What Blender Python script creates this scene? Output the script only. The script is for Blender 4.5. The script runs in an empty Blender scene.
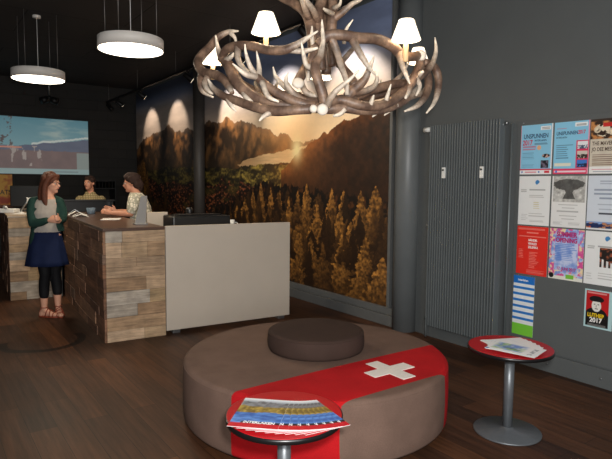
import bpy, bmesh, math, random
import numpy as np
from mathutils import Vector, Matrix, noise

random.seed(7)
R = math.radians
SC = bpy.context.scene
COL = SC.collection

# ------------------------------------------------------------------ camera
F_PX, PITCH, ROLL, YAW = 547.83, R(4.704), R(.504), R(31.497)
CAM_H = 1.55
fw = Vector((math.sin(YAW) * math.cos(PITCH), math.cos(YAW) * math.cos(PITCH), -math.sin(PITCH)))
rt0 = Vector((math.cos(YAW), -math.sin(YAW), 0))
up0 = rt0.cross(fw)
rt = rt0 * math.cos(ROLL) + up0 * math.sin(ROLL)
up = -rt0 * math.sin(ROLL) + up0 * math.cos(ROLL)
cam_data = bpy.data.cameras.new('camera')
cam_data.sensor_width = 36
cam_data.lens = F_PX / 612 * 36
cam_data.clip_start = .05
cam = bpy.data.objects.new('camera', cam_data)
COL.objects.link(cam)
M4 = Matrix((rt, up, -fw)).transposed().to_4x4()
M4.translation = Vector((0, 0, CAM_H))
cam.matrix_world = M4
SC.camera = cam

# ------------------------------------------------------------------ world, light, exposure
SC.view_settings.view_transform = 'Standard'
SC.view_settings.look = 'None'
SC.view_settings.gamma = 1
SC.view_settings.exposure = 0.0
world = bpy.data.worlds.new('world')
SC.world = world
world.use_nodes = True
world.node_tree.nodes['Background'].inputs['Color'].default_value = (.9, .94, 1, 1)
world.node_tree.nodes['Background'].inputs['Strength'].default_value = .18

# the walls run 4 degrees off the counters: u is the distance to the mural wall, v runs along it
WA = R(-4.009)
WD = Vector((math.sin(WA), math.cos(WA), 0))
WN = Vector((math.cos(WA), -math.sin(WA), 0))
def Wp(u, v, z=0.0):
    return WN * u + WD * v + Vector((0, 0, z))
U_WALL, V_BACK, Z_CEIL = 4.28, 12.84, 3.70

def light(name, kind, loc, power, color=(1, 1, 1), target=None, **kw):
    d = bpy.data.lights.new(name, kind)
    d.energy = power
    d.color = color
    for k, v in kw.items():
        setattr(d, k, v)
    o = bpy.data.objects.new(name, d)
    COL.objects.link(o)
    o.location = loc
    if target is not None:
        o.rotation_euler = (Vector(target) - Vector(loc)).to_track_quat('-Z', 'Y').to_euler()
    return o

# soft frontal fill added behind the camera, and the flash by the lens
light('front_fill', 'AREA', (-.6, -1.6, 2.0), 165, (.99, .985, .97), (2.0, 4.5, .9), shape='RECTANGLE', size=3.4, size_y=2.2)
light('flash', 'AREA', (.10, .0, 1.68), 84, (1, .98, .95), (2.2, 4.0, 1.2), shape='DISK', size=.12)

# ------------------------------------------------------------------ helpers
def nd(nt, t, **kw):
    n = nt.nodes.new(t)
    for k, v in kw.items():
        setattr(n, k, v)
    return n

def lin(c):
    return tuple((x / 12.92 if x <= .04045 else ((x + .055) / 1.055) ** 2.4) for x in c)

def hexc(h):
    h = h.lstrip('#')
    return lin(tuple(int(h[i:i + 2], 16) / 255 for i in (0, 2, 4)))

MATS = {}
def mat(name, color, rough=.6, metal=0.0, var=.12, scale=20.0, bump=0.0, bscale=None, emit=None, estr=1.0, spec=.5, trans=0.0, attr=None, sheen=0.0):
    """principled material with a little noise in its colour (and bump)"""
    if name in MATS:
        return MATS[name]
    m = bpy.data.materials.new(name)
    m.use_nodes = True
    nt = m.node_tree
    b = nt.nodes['Principled BSDF']
    b.inputs['Roughness'].default_value = rough
    b.inputs['Metallic'].default_value = metal
    b.inputs['Specular IOR Level'].default_value = spec
    if trans:
        b.inputs['Transmission Weight'].default_value = trans
    if sheen:
        b.inputs['Sheen Weight'].default_value = sheen
    tc = nd(nt, 'ShaderNodeTexCoord')
    no = nd(nt, 'ShaderNodeTexNoise')
    no.inputs['Scale'].default_value = scale
    no.inputs['Detail'].default_value = 4
    nt.links.new(tc.outputs['Object'], no.inputs['Vector'])
    if attr:
        a = nd(nt, 'ShaderNodeVertexColor', layer_name=attr)
        src = a.outputs['Color']
    else:
        rgb = nd(nt, 'ShaderNodeRGB')
        rgb.outputs[0].default_value = (*color, 1)
        src = rgb.outputs[0]
    mr = nd(nt, 'ShaderNodeMapRange')
    mr.inputs['To Min'].default_value = 1 - var
    mr.inputs['To Max'].default_value = 1 + var
    mr.inputs['From Min'].default_value = .3
    mr.inputs['From Max'].default_value = .7
    nt.links.new(no.outputs['Fac'], mr.inputs['Value'])
    mx = nd(nt, 'ShaderNodeVectorMath', operation='SCALE')
    nt.links.new(src, mx.inputs[0])
    nt.links.new(mr.outputs[0], mx.inputs['Scale'])
    nt.links.new(mx.outputs[0], b.inputs['Base Color'])
    if bump:
        n2 = nd(nt, 'ShaderNodeTexNoise')
        n2.inputs['Scale'].default_value = bscale or scale * 4
        n2.inputs['Detail'].default_value = 3
        nt.links.new(tc.outputs['Object'], n2.inputs['Vector'])
        bp = nd(nt, 'ShaderNodeBump')
        bp.inputs['Strength'].default_value = bump
        bp.inputs['Distance'].default_value = .01
        nt.links.new(n2.outputs['Fac'], bp.inputs['Height'])
        nt.links.new(bp.outputs[0], b.inputs['Normal'])
    if emit is not None:
        if attr:
            nt.links.new(src, b.inputs['Emission Color'])
        else:
            b.inputs['Emission Color'].default_value = (*emit, 1)
        b.inputs['Emission Strength'].default_value = estr
    MATS[name] = m
    return m

class MB:
    """mesh builder: collects shapes, then links them as ONE object"""
    def __init__(s):
        s.v, s.f, s.c, s.col = [], [], [], (1, 1, 1)
        s.smooth = []
    def add(s, vs, fs, smooth=False):
        o = len(s.v)
        s.v += [tuple(v) for v in vs]
        s.f += [tuple(i + o for i in f) for f in fs]
        s.c += [s.col] * len(fs)
        s.smooth += [smooth] * len(fs)
        return s
    def box(s, c, size, mx=None):
        x, y, z = (q / 2 for q in size)
        vs = [Vector((a, b, d)) for a in (-x, x) for b in (-y, y) for d in (-z, z)]
        if mx is not None:
            vs = [mx @ v for v in vs]
        vs = [v + Vector(c) for v in vs]
        return s.add(vs, [(0, 1, 3, 2), (4, 6, 7, 5), (0, 4, 5, 1), (2, 3, 7, 6), (0, 2, 6, 4), (1, 5, 7, 3)])
    def bar(s, a, b, w, h, roll=0):
        a, b = Vector(a), Vector(b)
        d = b - a
        q = d.to_track_quat('X', 'Z').to_matrix()
        return s.box((a + b) / 2, (d.length, w, h), q)
    def tube(s, pts, rad, n=8, cap=True, closed=False):
        pts = [Vector(p) for p in pts]
        if isinstance(rad, (int, float)):
            rad = [rad] * len(pts)
        k = len(pts)
        tans = []
        for i in range(k):
            if closed:
                t = pts[(i + 1) % k] - pts[i - 1]
            else:
                t = pts[min(i + 1, k - 1)] - pts[max(i - 1, 0)]
            tans.append(t.normalized() if t.length > 1e-9 else Vector((0, 0, 1)))
        nrm = tans[0].orthogonal().normalized()
        vs = []
        for i in range(k):
            nrm = (nrm - tans[i] * nrm.dot(tans[i]))
            nrm = nrm.normalized() if nrm.length > 1e-6 else tans[i].orthogonal().normalized()
            bn = tans[i].cross(nrm)
            for j in range(n):
                a = 2 * math.pi * j / n
                vs.append(pts[i] + (nrm * math.cos(a) + bn * math.sin(a)) * rad[i])
        fs = []
        for i in range(k if closed else k - 1):
            i2 = (i + 1) % k
            for j in range(n):
                fs.append((i * n + j, i * n + (j + 1) % n, i2 * n + (j + 1) % n, i2 * n + j))
        if cap and not closed:
            fs.append(tuple(range(n))[::-1])
            fs.append(tuple((k - 1) * n + j for j in range(n)))
        return s.add(vs, fs, True)
    def lathe(s, prof, c=(0, 0, 0), n=48, mx=None):
        c = Vector(c)
        vs = []
        for r, z in prof:
            for j in range(n):
                a = 2 * math.pi * j / n
                v = Vector((r * math.cos(a), r * math.sin(a), z))
                vs.append((mx @ v if mx is not None else v) + c)
        fs = []
        for i in range(len(prof) - 1):
            for j in range(n):
                fs.append((i * n + j, i * n + (j + 1) % n, (i + 1) * n + (j + 1) % n, (i + 1) * n + j))
        if prof[0][0] > 1e-6:
            fs.append(tuple(range(n))[::-1])
        if prof[-1][0] > 1e-6:
            fs.append(tuple((len(prof) - 1) * n + j for j in range(n)))
        return s.add(vs, fs, True)
    def prism(s, poly, h, mx=None, c=(0, 0, 0)):
        """poly in local xy, extruded by h in local z"""
        k = len(poly)
        vs = [Vector((x, y, 0)) for x, y in poly] + [Vector((x, y, h)) for x, y in poly]
        if mx is not None:
            vs = [mx @ v for v in vs]
        vs = [v + Vector(c) for v in vs]
        fs = [tuple(range(k))[::-1], tuple(range(k, 2 * k))] + [(i, (i + 1) % k, k + (i + 1) % k, k + i) for i in range(k)]
        return s.add(vs, fs)
    def ball(s, c, r, n=12, mx=None):
        if isinstance(r, (int, float)):
            r = (r, r, r)
        vs, fs = [], []
        rings = n // 2 + 1
        for i in range(rings + 1):
            t = math.pi * i / rings
            for j in range(n):
                a = 2 * math.pi * j / n
                v = Vector((r[0] * math.sin(t) * math.cos(a), r[1] * math.sin(t) * math.sin(a), r[2] * math.cos(t)))
                vs.append((mx @ v if mx is not None else v) + Vector(c))
        for i in range(rings):
            for j in range(n):
                fs.append((i * n + j, (i + 1) * n + j, (i + 1) * n + (j + 1) % n, i * n + (j + 1) % n))
        return s.add(vs, fs, True)
    def mesh(s, name, origin=None, weld=False):
        me = bpy.data.meshes.new(name)
        vs = s.v
        if origin is not None:
            o = Vector(origin)
            vs = [tuple(Vector(v) - o) for v in vs]
        me.from_pydata(vs, [], s.f)
        me.polygons.foreach_set('use_smooth', s.smooth)
        ca = me.color_attributes.new('Col', 'FLOAT_COLOR', 'CORNER')
        buf = []
        for p in me.polygons:
            buf += [*s.c[p.index], 1.0] * p.loop_total
        ca.data.foreach_set('color', buf)
        if weld:
            bm = bmesh.new()
            bm.from_mesh(me)
            bmesh.ops.remove_doubles(bm, verts=bm.verts, dist=1e-5)
            bm.to_mesh(me)
            bm.free()
        me.update()
        return me
    def build(s, name, m, parent=None, origin=None, bevel=0, weld=False, seg=2):
        """vertices are in world space; origin gives the object's own origin"""
        base = Vector((0, 0, 0))
        if origin is None:
            if parent is not None:
                origin = tuple(gpos(parent))
            else:
                xs = [v[0] for v in s.v]; ys = [v[1] for v in s.v]; zs = [v[2] for v in s.v]
                origin = ((min(xs) + max(xs)) / 2, (min(ys) + max(ys)) / 2, min(zs))
        me = s.mesh(name, origin, weld)
        me.materials.append(m)
        o = bpy.data.objects.new(name, me)
        COL.objects.link(o)
        if parent is not None:
            o.parent = parent
            o.location = Vector(origin) - gpos(parent)
        else:
            o.location = origin
        if bevel:
            md = o.modifiers.new('bevel', 'BEVEL')
            md.width = bevel
            md.segments = seg
            md.limit_method = 'ANGLE'
            md.angle_limit = R(40)
        return o

def gpos(o):
    p = Vector(o.location)
    while o.parent is not None:
        o = o.parent
        p += Vector(o.location)
    return p

def tag(o, label=None, cat=None, group=None, kind=None):
    if label: o['label'] = label
    if cat: o['category'] = cat
    if group: o['group'] = group
    if kind: o['kind'] = kind
    return o

def empty(name, loc, label=None, cat=None, group=None):
    o = bpy.data.objects.new(name, None)
    COL.objects.link(o)
    o.location = loc
    o.empty_display_size = .1
    return tag(o, label, cat, group)

def struct(o):
    o['kind'] = 'structure'
    return o

def text_part(name, s, size, m, parent, origin, xdir, ydir, depth=.0008, align='LEFT', bold=0.0, sx=1.0):
    """lettering as flat raised geometry; origin is the baseline start in world space"""
    cu = bpy.data.curves.new(name, 'FONT')
    cu.body = s
    cu.size = size
    cu.extrude = depth / 2
    cu.offset = bold
    cu.align_x = align
    cu.space_character = 1.0
    to = bpy.data.objects.new(name + '_src', cu)
    COL.objects.link(to)
    bpy.context.view_layer.update()
    dg = bpy.context.evaluated_depsgraph_get()
    me = bpy.data.meshes.new_from_object(to.evaluated_get(dg))
    bpy.data.objects.remove(to)
    X, Y = Vector(xdir).normalized(), Vector(ydir).normalized()
    Z = X.cross(Y)
    mx = Matrix((X * sx, Y, Z)).transposed()
    me.transform(mx.to_4x4())
    me.materials.clear()
    me.materials.append(m)
    o = bpy.data.objects.new(name, me)
    COL.objects.link(o)
    o.parent = parent
    o.location = Vector(origin) - gpos(parent)
    return o

def fbm(x, y, seed=0, octaves=5, lac=2.0, gain=.5):
    """value noise, numpy"""
    tot = np.zeros_like(x, dtype=float)
    amp, norm = 1.0, 0.0
    for o in range(octaves):
        xi, yi = np.floor(x).astype(int), np.floor(y).astype(int)
        xf, yf = x - xi, y - yi
        xf, yf = xf * xf * (3 - 2 * xf), yf * yf * (3 - 2 * yf)
        def h(a, b):
            n = (a * 374761393 + b * 668265263 + (seed + o) * 1442695041) & 0xffffffff
            n = ((n ^ (n >> 13)) * 1274126177) & 0xffffffff
            return ((n ^ (n >> 16)) & 0xffff) / 65535.0
        v = (h(xi, yi) * (1 - xf) + h(xi + 1, yi) * xf) * (1 - yf) + (h(xi, yi + 1) * (1 - xf) + h(xi + 1, yi + 1) * xf) * yf
        tot += v * amp
        norm += amp
        amp *= gain
        x, y = x * lac + 17.3, y * lac + 9.1
    return tot / norm

def picture(name, m, parent, P0, ex, ey, w, h, nx, ny, fn, thick=.0006):
    """a printed picture: fine grid, one colour per vertex; fn(X, Y) -> rgb with X, Y in metres from the lower left"""
    ex, ey = Vector(ex).normalized(), Vector(ey).normalized()
    nz = ex.cross(ey)
    gx, gy = np.meshgrid(np.linspace(0, w, nx), np.linspace(0, h, ny))
    rgb = np.clip(fn(gx, gy), 0, 1)
    rgb = np.where(rgb <= .04045, rgb / 12.92, ((rgb + .055) / 1.055) ** 2.4)
    P = Vector(P0)
    org = gpos(parent) if parent is not None else P
    off = P - org
    co = (np.array(off)[None, None] + gx[..., None] * np.array(ex) + gy[..., None] * np.array(ey) + np.array(nz) * thick)
    me = bpy.data.meshes.new(name)
    idx = np.arange(nx * ny).reshape(ny, nx)
    f = np.stack([idx[:-1, :-1], idx[:-1, 1:], idx[1:, 1:], idx[1:, :-1]], -1).reshape(-1, 4)
    verts = co.reshape(-1, 3)
    faces = f.tolist()
    # back and rim so that the sheet has real thickness
    k = len(verts)
    c4 = [verts[idx[0, 0]], verts[idx[0, -1]], verts[idx[-1, -1]], verts[idx[-1, 0]]]
    low = [c - np.array(nz) * thick * 1.0 for c in c4]
    verts = np.concatenate([verts, np.array(c4), np.array(low)])
    faces += [[k + 7, k + 6, k + 5, k + 4]] + [[k + 4 + i, k + 4 + (i + 1) % 4, k + (i + 1) % 4, k + i] for i in range(4)]
    me.from_pydata(verts.tolist(), [], faces)
    ca = me.color_attributes.new('Col', 'FLOAT_COLOR', 'POINT')
    a = np.ones((len(verts), 4))
    a[:k, :3] = rgb.reshape(-1, 3)
    a[k:, :3] = rgb.reshape(-1, 3).mean(0)
    ca.data.foreach_set('color', a.ravel())
    me.materials.append(m)
    me.update()
    o = bpy.data.objects.new(name, me)
    COL.objects.link(o)
    if parent is not None:
        o.parent = parent
    else:
        o.location = P
    return o

def catmull(pts, sub=5):
    """pts: tuples of any width, interpolated smoothly"""
    P = [np.array(p, float) for p in pts]
    P = [2 * P[0] - P[1]] + P + [2 * P[-1] - P[-2]]
    out = []
    for i in range(1, len(P) - 2):
        for k in range(sub):
            t = k / sub
            a, b, c, d = P[i - 1], P[i], P[i + 1], P[i + 2]
            out.append(.5 * ((2 * b) + (-a + c) * t + (2 * a - 5 * b + 4 * c - d) * t * t + (-a + 3 * b - 3 * c + d) * t ** 3))
    out.append(P[-2])
    return out

def copy_tree(o, parent=None):
    c = o.copy()
    COL.objects.link(c)
    c.parent = parent
    for ch in list(o.children):
        copy_tree(ch, c)
    return c
ANTLERS = [
([(2.349,2.524,2.334,0.0292),(2.221,2.462,2.294,0.0282),(2.131,2.446,2.291,0.0301),(2.056,2.446,2.331,0.0297),(1.941,2.446,2.353,0.0291),(1.82,2.449,2.342,0.0297),(1.723,2.462,2.346,0.0282),(1.659,2.501,2.341,0.0282),(1.625,2.545,2.303,0.0238)],[[(2.103,2.44,2.303,0.0239),(2.092,2.4,2.228,0.0177),(2.104,2.369,2.153,0.0106),(2.119,2.36,2.115,0.0041)],[(1.781,2.45,2.331,0.0227),(1.797,2.417,2.269,0.0192),(1.834,2.394,2.201,0.0147),(1.889,2.383,2.143,0.0051)],[(1.678,2.49,2.33,0.0214),(1.713,2.492,2.262,0.0193),(1.755,2.513,2.197,0.0172),(1.802,2.53,2.13,0.0151),(1.82,2.543,2.051,0.0129)]],1),
([(1.289,3.08,2.276,0.0217),(1.283,2.99,2.315,0.0242),(1.307,2.905,2.323,0.0255),(1.339,2.791,2.305,0.0255),(1.396,2.686,2.27,0.0261),(1.45,2.606,2.261,0.0246),(1.494,2.555,2.282,0.0189),(1.538,2.517,2.316,0.0122),(1.581,2.478,2.35,0.0039)],[[(1.308,2.88,2.313,0.0212),(1.295,2.853,2.246,0.0175),(1.306,2.811,2.186,0.015),(1.34,2.767,2.145,0.0138)],[(1.468,2.595,2.261,0.0168),(1.536,2.553,2.256,0.0146),(1.604,2.511,2.273,0.0067)]],0),
([(1.578,2.504,1.961,0.0256),(1.509,2.534,1.98,0.0255),(1.446,2.585,2.012,0.025),(1.387,2.644,2.062,0.0241),(1.336,2.699,2.123,0.0225)],[[(1.336,2.699,2.117,0.0203),(1.3,2.709,2.178,0.014),(1.278,2.711,2.238,0.009),(1.272,2.715,2.29,0.0034)],[(1.346,2.693,2.112,0.018),(1.35,2.702,2.183,0.0124),(1.343,2.718,2.264,0.0034)],[(1.332,2.69,2.121,0.018),(1.264,2.696,2.13,0.0145),(1.2,2.712,2.18,0.0033)],[(1.341,2.649,2.089,0.0167),(1.35,2.596,2.01,0.0132),(1.399,2.566,1.98,0.0055)]],0),
([(1.536,3.374,2.547,0.0048),(1.469,3.391,2.534,0.0165),(1.404,3.419,2.493,0.0233),(1.354,3.415,2.428,0.0272),(1.295,3.404,2.368,0.0296),(1.252,3.36,2.305,0.0291),(1.242,3.249,2.23,0.0283),(1.264,3.142,2.203,0.0276),(1.283,3.036,2.159,0.0257),(1.289,2.962,2.103,0.0217),(1.287,2.917,2.063,0.0143)],[[(1.48,3.385,2.534,0.0165),(1.508,3.368,2.497,0.011),(1.516,3.363,2.452,0.0048)],[(1.242,3.249,2.23,0.0244),(1.245,3.294,2.183,0.0234),(1.263,3.307,2.126,0.0183),(1.319,3.272,2.086,0.0052)],[(1.258,3.192,2.21,0.0216),(1.223,3.167,2.144,0.0188),(1.235,3.136,2.099,0.0125),(1.256,3.123,2.082,0.005)]],None),
([(1.543,2.478,1.945,0.0274),(1.471,2.522,1.939,0.0263),(1.401,2.612,1.938,0.0278),(1.336,2.722,1.967,0.0272),(1.286,2.847,2.01,0.0245),(1.246,2.965,2.054,0.0215),(1.225,3.048,2.104,0.0158),(1.208,3.082,2.158,0.0049)],[[(1.26,2.91,2.032,0.0189),(1.266,2.883,1.99,0.0141),(1.29,2.868,1.952,0.0047)],[(1.387,2.621,1.933,0.0167),(1.351,2.643,1.911,0.0122),(1.328,2.657,1.885,0.0039)]],0),
([(1.646,2.532,1.975,0.0306),(1.54,2.586,1.973,0.0305),(1.433,2.663,1.984,0.0306),(1.363,2.753,2.021,0.0322),(1.315,2.829,2.076,0.0338),(1.297,2.911,2.152,0.0356),(1.297,2.981,2.225,0.0327),(1.286,3.058,2.283,0.0234),(1.274,3.089,2.345,0.0136),(1.262,3.096,2.42,0.0043)],[[(1.29,3.008,2.263,0.0183),(1.291,2.938,2.267,0.012),(1.305,2.929,2.289,0.0072)],[(1.286,3.058,2.283,0.016),(1.322,3.083,2.31,0.01),(1.346,3.092,2.326,0.0038)],[(1.315,2.829,2.081,0.0198),(1.312,2.784,2.026,0.0149),(1.35,2.714,1.967,0.0057)]],None),
([(1.621,2.454,1.954,0.0304),(1.591,2.449,2.033,0.0274),(1.568,2.463,2.11,0.0274),(1.57,2.485,2.171,0.0276),(1.602,2.489,2.227,0.0189),(1.621,2.489,2.302,0.0128),(1.623,2.5,2.366,0.0095),(1.62,2.501,2.42,0.0034)],[[(1.57,2.485,2.165,0.0199),(1.534,2.507,2.17,0.0144),(1.52,2.516,2.216,0.0122),(1.506,2.524,2.298,0.0033)]],None),
([(1.648,2.602,2.308,0.0289),(1.619,2.596,2.239,0.0264),(1.595,2.587,2.17,0.0206),(1.591,2.59,2.106,0.0057)],[[(1.639,2.607,2.286,0.0139),(1.618,2.596,2.345,0.0115),(1.613,2.588,2.406,0.0034)]],None),
([(1.698,2.571,2.011,0.0232),(1.578,2.598,2.004,0.0217),(1.526,2.606,2.027,0.0204),(1.483,2.609,2.066,0.0169),(1.469,2.617,2.103,0.0113),(1.476,2.613,2.145,0.0034)],[[(1.503,2.62,2.048,0.017),(1.48,2.681,2.098,0.0149),(1.461,2.716,2.139,0.0116),(1.447,2.725,2.193,0.0035)]],None),
([(1.611,2.741,2.12,0.0299),(1.645,2.744,2.18,0.0277),(1.69,2.752,2.243,0.0267),(1.755,2.77,2.311,0.0247)],[[(1.626,2.733,2.142,0.0179),(1.645,2.697,2.072,0.0178),(1.703,2.662,2.045,0.0119)]],0),
([(1.592,2.448,1.945,0.0274),(1.65,2.46,1.988,0.0256),(1.716,2.443,2.002,0.0258),(1.798,2.392,1.976,0.0258),(1.914,2.392,1.98,0.0263),(2.03,2.414,2.02,0.027),(2.154,2.456,2.087,0.0266),(2.28,2.496,2.174,0.025),(2.391,2.522,2.238,0.0217),(2.469,2.544,2.311,0.0169),(2.497,2.55,2.388,0.0118),(2.49,2.555,2.464,0.0039)],[[(1.976,2.4,1.997,0.015),(1.977,2.377,2.049,0.0103),(1.977,2.353,2.099,0.0034)],[(1.856,2.38,1.974,0.0147),(1.853,2.359,2.003,0.0112),(1.861,2.354,2.03,0.0034)],[(2.28,2.496,2.174,0.0187),(2.263,2.436,2.198,0.0147),(2.268,2.409,2.211,0.0061)]],0),
([(2.335,2.509,2.318,0.0278),(2.299,2.484,2.25,0.0275),(2.229,2.457,2.163,0.0257),(2.178,2.441,2.087,0.0182),(2.151,2.434,2.044,0.0054)],[[(2.238,2.451,2.18,0.0184),(2.278,2.45,2.132,0.0123),(2.273,2.476,2.078,0.0062)]],0),
([(2.435,2.588,2.315,0.0236),(2.541,2.618,2.308,0.0268),(2.584,2.615,2.25,0.0256),(2.571,2.599,2.158,0.0214),(2.523,2.582,2.07,0.0132),(2.453,2.577,1.999,0.0046)],[],0),
([(2.489,2.672,2.311,0.0269),(2.515,2.633,2.239,0.0268),(2.484,2.606,2.138,0.0238),(2.382,2.574,2.045,0.0181),(2.268,2.573,1.997,0.0051)],[[(2.49,2.613,2.165,0.0173),(2.523,2.711,2.143,0.0164),(2.507,2.837,2.126,0.014),(2.466,2.921,2.126,0.0057)]],0),
([(1.597,2.515,1.959,0.028),(1.661,2.476,1.954,0.028),(1.741,2.45,1.963,0.0282),(1.827,2.421,1.955,0.0272),(1.944,2.42,1.964,0.0255),(2.085,2.451,2.001,0.0239),(2.22,2.486,2.062,0.021),(2.343,2.528,2.15,0.0076)],[[(1.998,2.434,1.976,0.0152),(1.944,2.42,1.953,0.0116),(1.904,2.421,1.923,0.0034)],[(2.099,2.442,2.007,0.0143),(2.062,2.442,1.981,0.0107),(2.011,2.449,1.942,0.0035)],[(1.73,2.434,1.955,0.0146),(1.707,2.448,1.928,0.0123),(1.675,2.467,1.917,0.0067)]],None),
([(1.603,2.418,1.958,0.0196),(1.605,2.393,1.991,0.0184),(1.624,2.358,2.034,0.015),(1.66,2.313,2.076,0.0107),(1.695,2.268,2.125,0.0032)],[],None),
([(1.908,2.677,2.048,0.0308),(1.933,2.662,2.094,0.0333),(1.963,2.643,2.124,0.0308),(1.99,2.603,2.166,0.0221),(2.001,2.573,2.231,0.0146),(2.008,2.545,2.289,0.0042)],[[(1.938,2.658,2.094,0.0247),(2.01,2.638,2.104,0.0198),(2.073,2.623,2.137,0.0162),(2.087,2.614,2.184,0.0112),(2.076,2.621,2.225,0.0037)],[(1.953,2.65,2.129,0.0284),(1.95,2.698,2.189,0.0275),(1.944,2.772,2.259,0.0254),(1.951,2.838,2.349,0.0233),(1.962,2.878,2.419,0.0196)]],None),
([(2.083,2.921,2.093,0.0337),(2.159,2.875,2.126,0.0296),(2.259,2.837,2.168,0.0284),(2.373,2.814,2.208,0.0274),(2.502,2.806,2.232,0.025),(2.611,2.809,2.271,0.0141)],[[(2.373,2.814,2.208,0.0205),(2.454,2.812,2.28,0.0138),(2.505,2.804,2.362,0.0056)]],0),
([(1.882,3.162,2.125,0.0318),(1.829,3.312,2.153,0.0299),(1.758,3.472,2.175,0.0292),(1.694,3.629,2.218,0.027),(1.637,3.71,2.266,0.0197),(1.576,3.748,2.322,0.0076)],[[(1.758,3.472,2.175,0.0219),(1.732,3.512,2.246,0.0147),(1.752,3.523,2.305,0.0059)]],0),
([(2.17,3.338,2.152,0.0344),(2.379,3.35,2.179,0.0339),(2.56,3.309,2.205,0.0329),(2.661,3.177,2.233,0.0278),(2.694,3.063,2.277,0.0181),(2.714,3.004,2.34,0.006)],[[(2.573,3.278,2.202,0.0234),(2.648,3.279,2.275,0.0157),(2.666,3.291,2.338,0.0063)]],0),
([(2.14,3.426,2.168,0.0319),(2.067,3.588,2.189,0.0327),(1.977,3.737,2.208,0.0318),(1.843,3.772,2.252,0.0267),(1.729,3.772,2.314,0.0155),(1.668,3.762,2.377,0.0061)],[[(2.022,3.662,2.195,0.0204),(2.012,3.739,2.279,0.016),(2.041,3.745,2.342,0.0064)]],0),
([(1.852,2.945,2.297,0.0275),(1.846,2.949,2.394,0.0327),(1.84,2.953,2.478,0.034),(1.834,2.98,2.568,0.0329),(1.823,3.034,2.641,0.0319),(1.789,3.102,2.696,0.0283),(1.738,3.18,2.745,0.0231),(1.666,3.294,2.833,0.0152),(1.628,3.364,2.948,0.0056)],[[(1.84,2.977,2.556,0.0237),(1.771,2.925,2.616,0.0193),(1.729,2.904,2.684,0.0152),(1.729,2.904,2.777,0.0057)]],None),
([(1.917,2.953,2.269,0.0291),(1.895,2.943,2.362,0.0329),(1.888,2.947,2.472,0.0342),(1.893,2.968,2.575,0.0344),(1.924,2.995,2.672,0.0335),(1.956,2.999,2.765,0.031),(1.976,3.034,2.914,0.0272),(1.964,3.088,3.084,0.0165)],[[(1.882,2.951,2.557,0.0237),(1.813,2.899,2.604,0.0193),(1.755,2.888,2.65,0.0152),(1.714,2.89,2.723,0.0057)],[(1.956,2.999,2.765,0.0229),(1.965,2.924,2.817,0.0159),(1.974,2.895,2.905,0.0059)]],None),
([(2.009,2.967,2.307,0.0269),(2.003,2.971,2.407,0.0323),(1.996,2.974,2.506,0.0337),(2.001,2.972,2.593,0.0337),(2.017,2.986,2.686,0.0311),(2.016,3.01,2.791,0.0286),(2.053,3.034,2.955,0.0206),(2.107,3.024,3.1,0.0069)],[[(2.001,2.972,2.593,0.0269),(2.048,2.919,2.637,0.0214),(2.084,2.874,2.68,0.016),(2.12,2.828,2.704,0.0119),(2.188,2.787,2.783,0.004)],[(1.995,2.952,2.624,0.0161),(1.918,2.905,2.617,0.0131),(1.875,2.885,2.623,0.0052)],[(2.0,2.949,2.661,0.0161),(1.997,2.88,2.666,0.0105),(1.991,2.861,2.72,0.0039)]],None),
([(2.082,3.157,2.296,0.0327),(2.086,3.154,2.441,0.0355),(2.079,3.158,2.585,0.0355),(2.1,3.169,2.722,0.0329),(2.173,3.171,2.841,0.0303),(2.306,3.183,2.949,0.0251),(2.424,3.182,3.093,0.009)],[[(2.1,3.169,2.709,0.0243),(2.109,3.257,2.787,0.019),(2.092,3.362,2.88,0.0074)]],None),
([(1.952,2.767,2.395,0.0114),(1.95,2.745,2.471,0.0101),(1.973,2.707,2.527,0.0031)],[],None),
([(2.207,3.197,2.37,0.0219),(2.271,3.205,2.434,0.0192),(2.336,3.212,2.499,0.0164),(2.395,3.199,2.559,0.006)],[],None)]
BURRS = [(2.307, 2.479, 2.317), (1.555, 2.635, 2.104), (1.522, 2.421, 1.938), (1.556, 2.388, 1.933)]
LAMPS = [((1.437, 2.79, 2.388), 2.312), ((2.102, 2.382, 2.357), 2.27), ((1.449, 3.603, 2.372), 2.292), ((2.887, 3.132, 2.461), 2.351), ((2.39, 3.695, 2.379), 2.278)]
FAR = [(12.844, 2.319), (12.421, 2.503), (11.962, 2.564), (11.471, 2.616), (11.066, 2.67), (10.791, 2.729), (10.481, 2.566), (10.18, 2.564), (9.891, 2.599), (9.529, 2.48), (9.225, 2.566), (8.935, 2.664), (8.7, 2.575), (8.473, 2.59), (8.254, 2.636), (7.976, 2.547), (7.679, 2.568), (7.366, 2.464), (7.072, 2.395), (6.793, 2.288), (6.528, 2.227), (6.278, 2.156), (6.04, 2.102), (5.814, 2.103), (4.361, 2.041)]
SLOPE = [(6.523, 1.751), (6.397, 1.818), (6.25, 1.924), (6.039, 2.036), (5.814, 2.103), (5.601, 2.179), (5.378, 2.25), (5.205, 2.308), (5.075, 2.32), (4.896, 2.35), (4.675, 2.408), (4.467, 2.462), (4.375, 2.494)]
LAKE = [(7.911, 1.854), (7.647, 1.926), (7.156, 1.971), (6.656, 2.009), (6.156, 2.055), (5.749, 2.099), (5.579, 2.127), (5.662, 2.043), (5.878, 1.963), (6.154, 1.88), (6.348, 1.845), (6.927, 1.845), (7.52, 1.829)]
FOREST = [(9.837, 0.734), (9.559, 0.866), (9.164, 0.998), (8.755, 1.053), (8.015, 1.285), (7.519, 1.455), (7.155, 1.581), (6.787, 1.567), (6.394, 1.526), (5.915, 1.477), (4.341, 1.388)]
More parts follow.
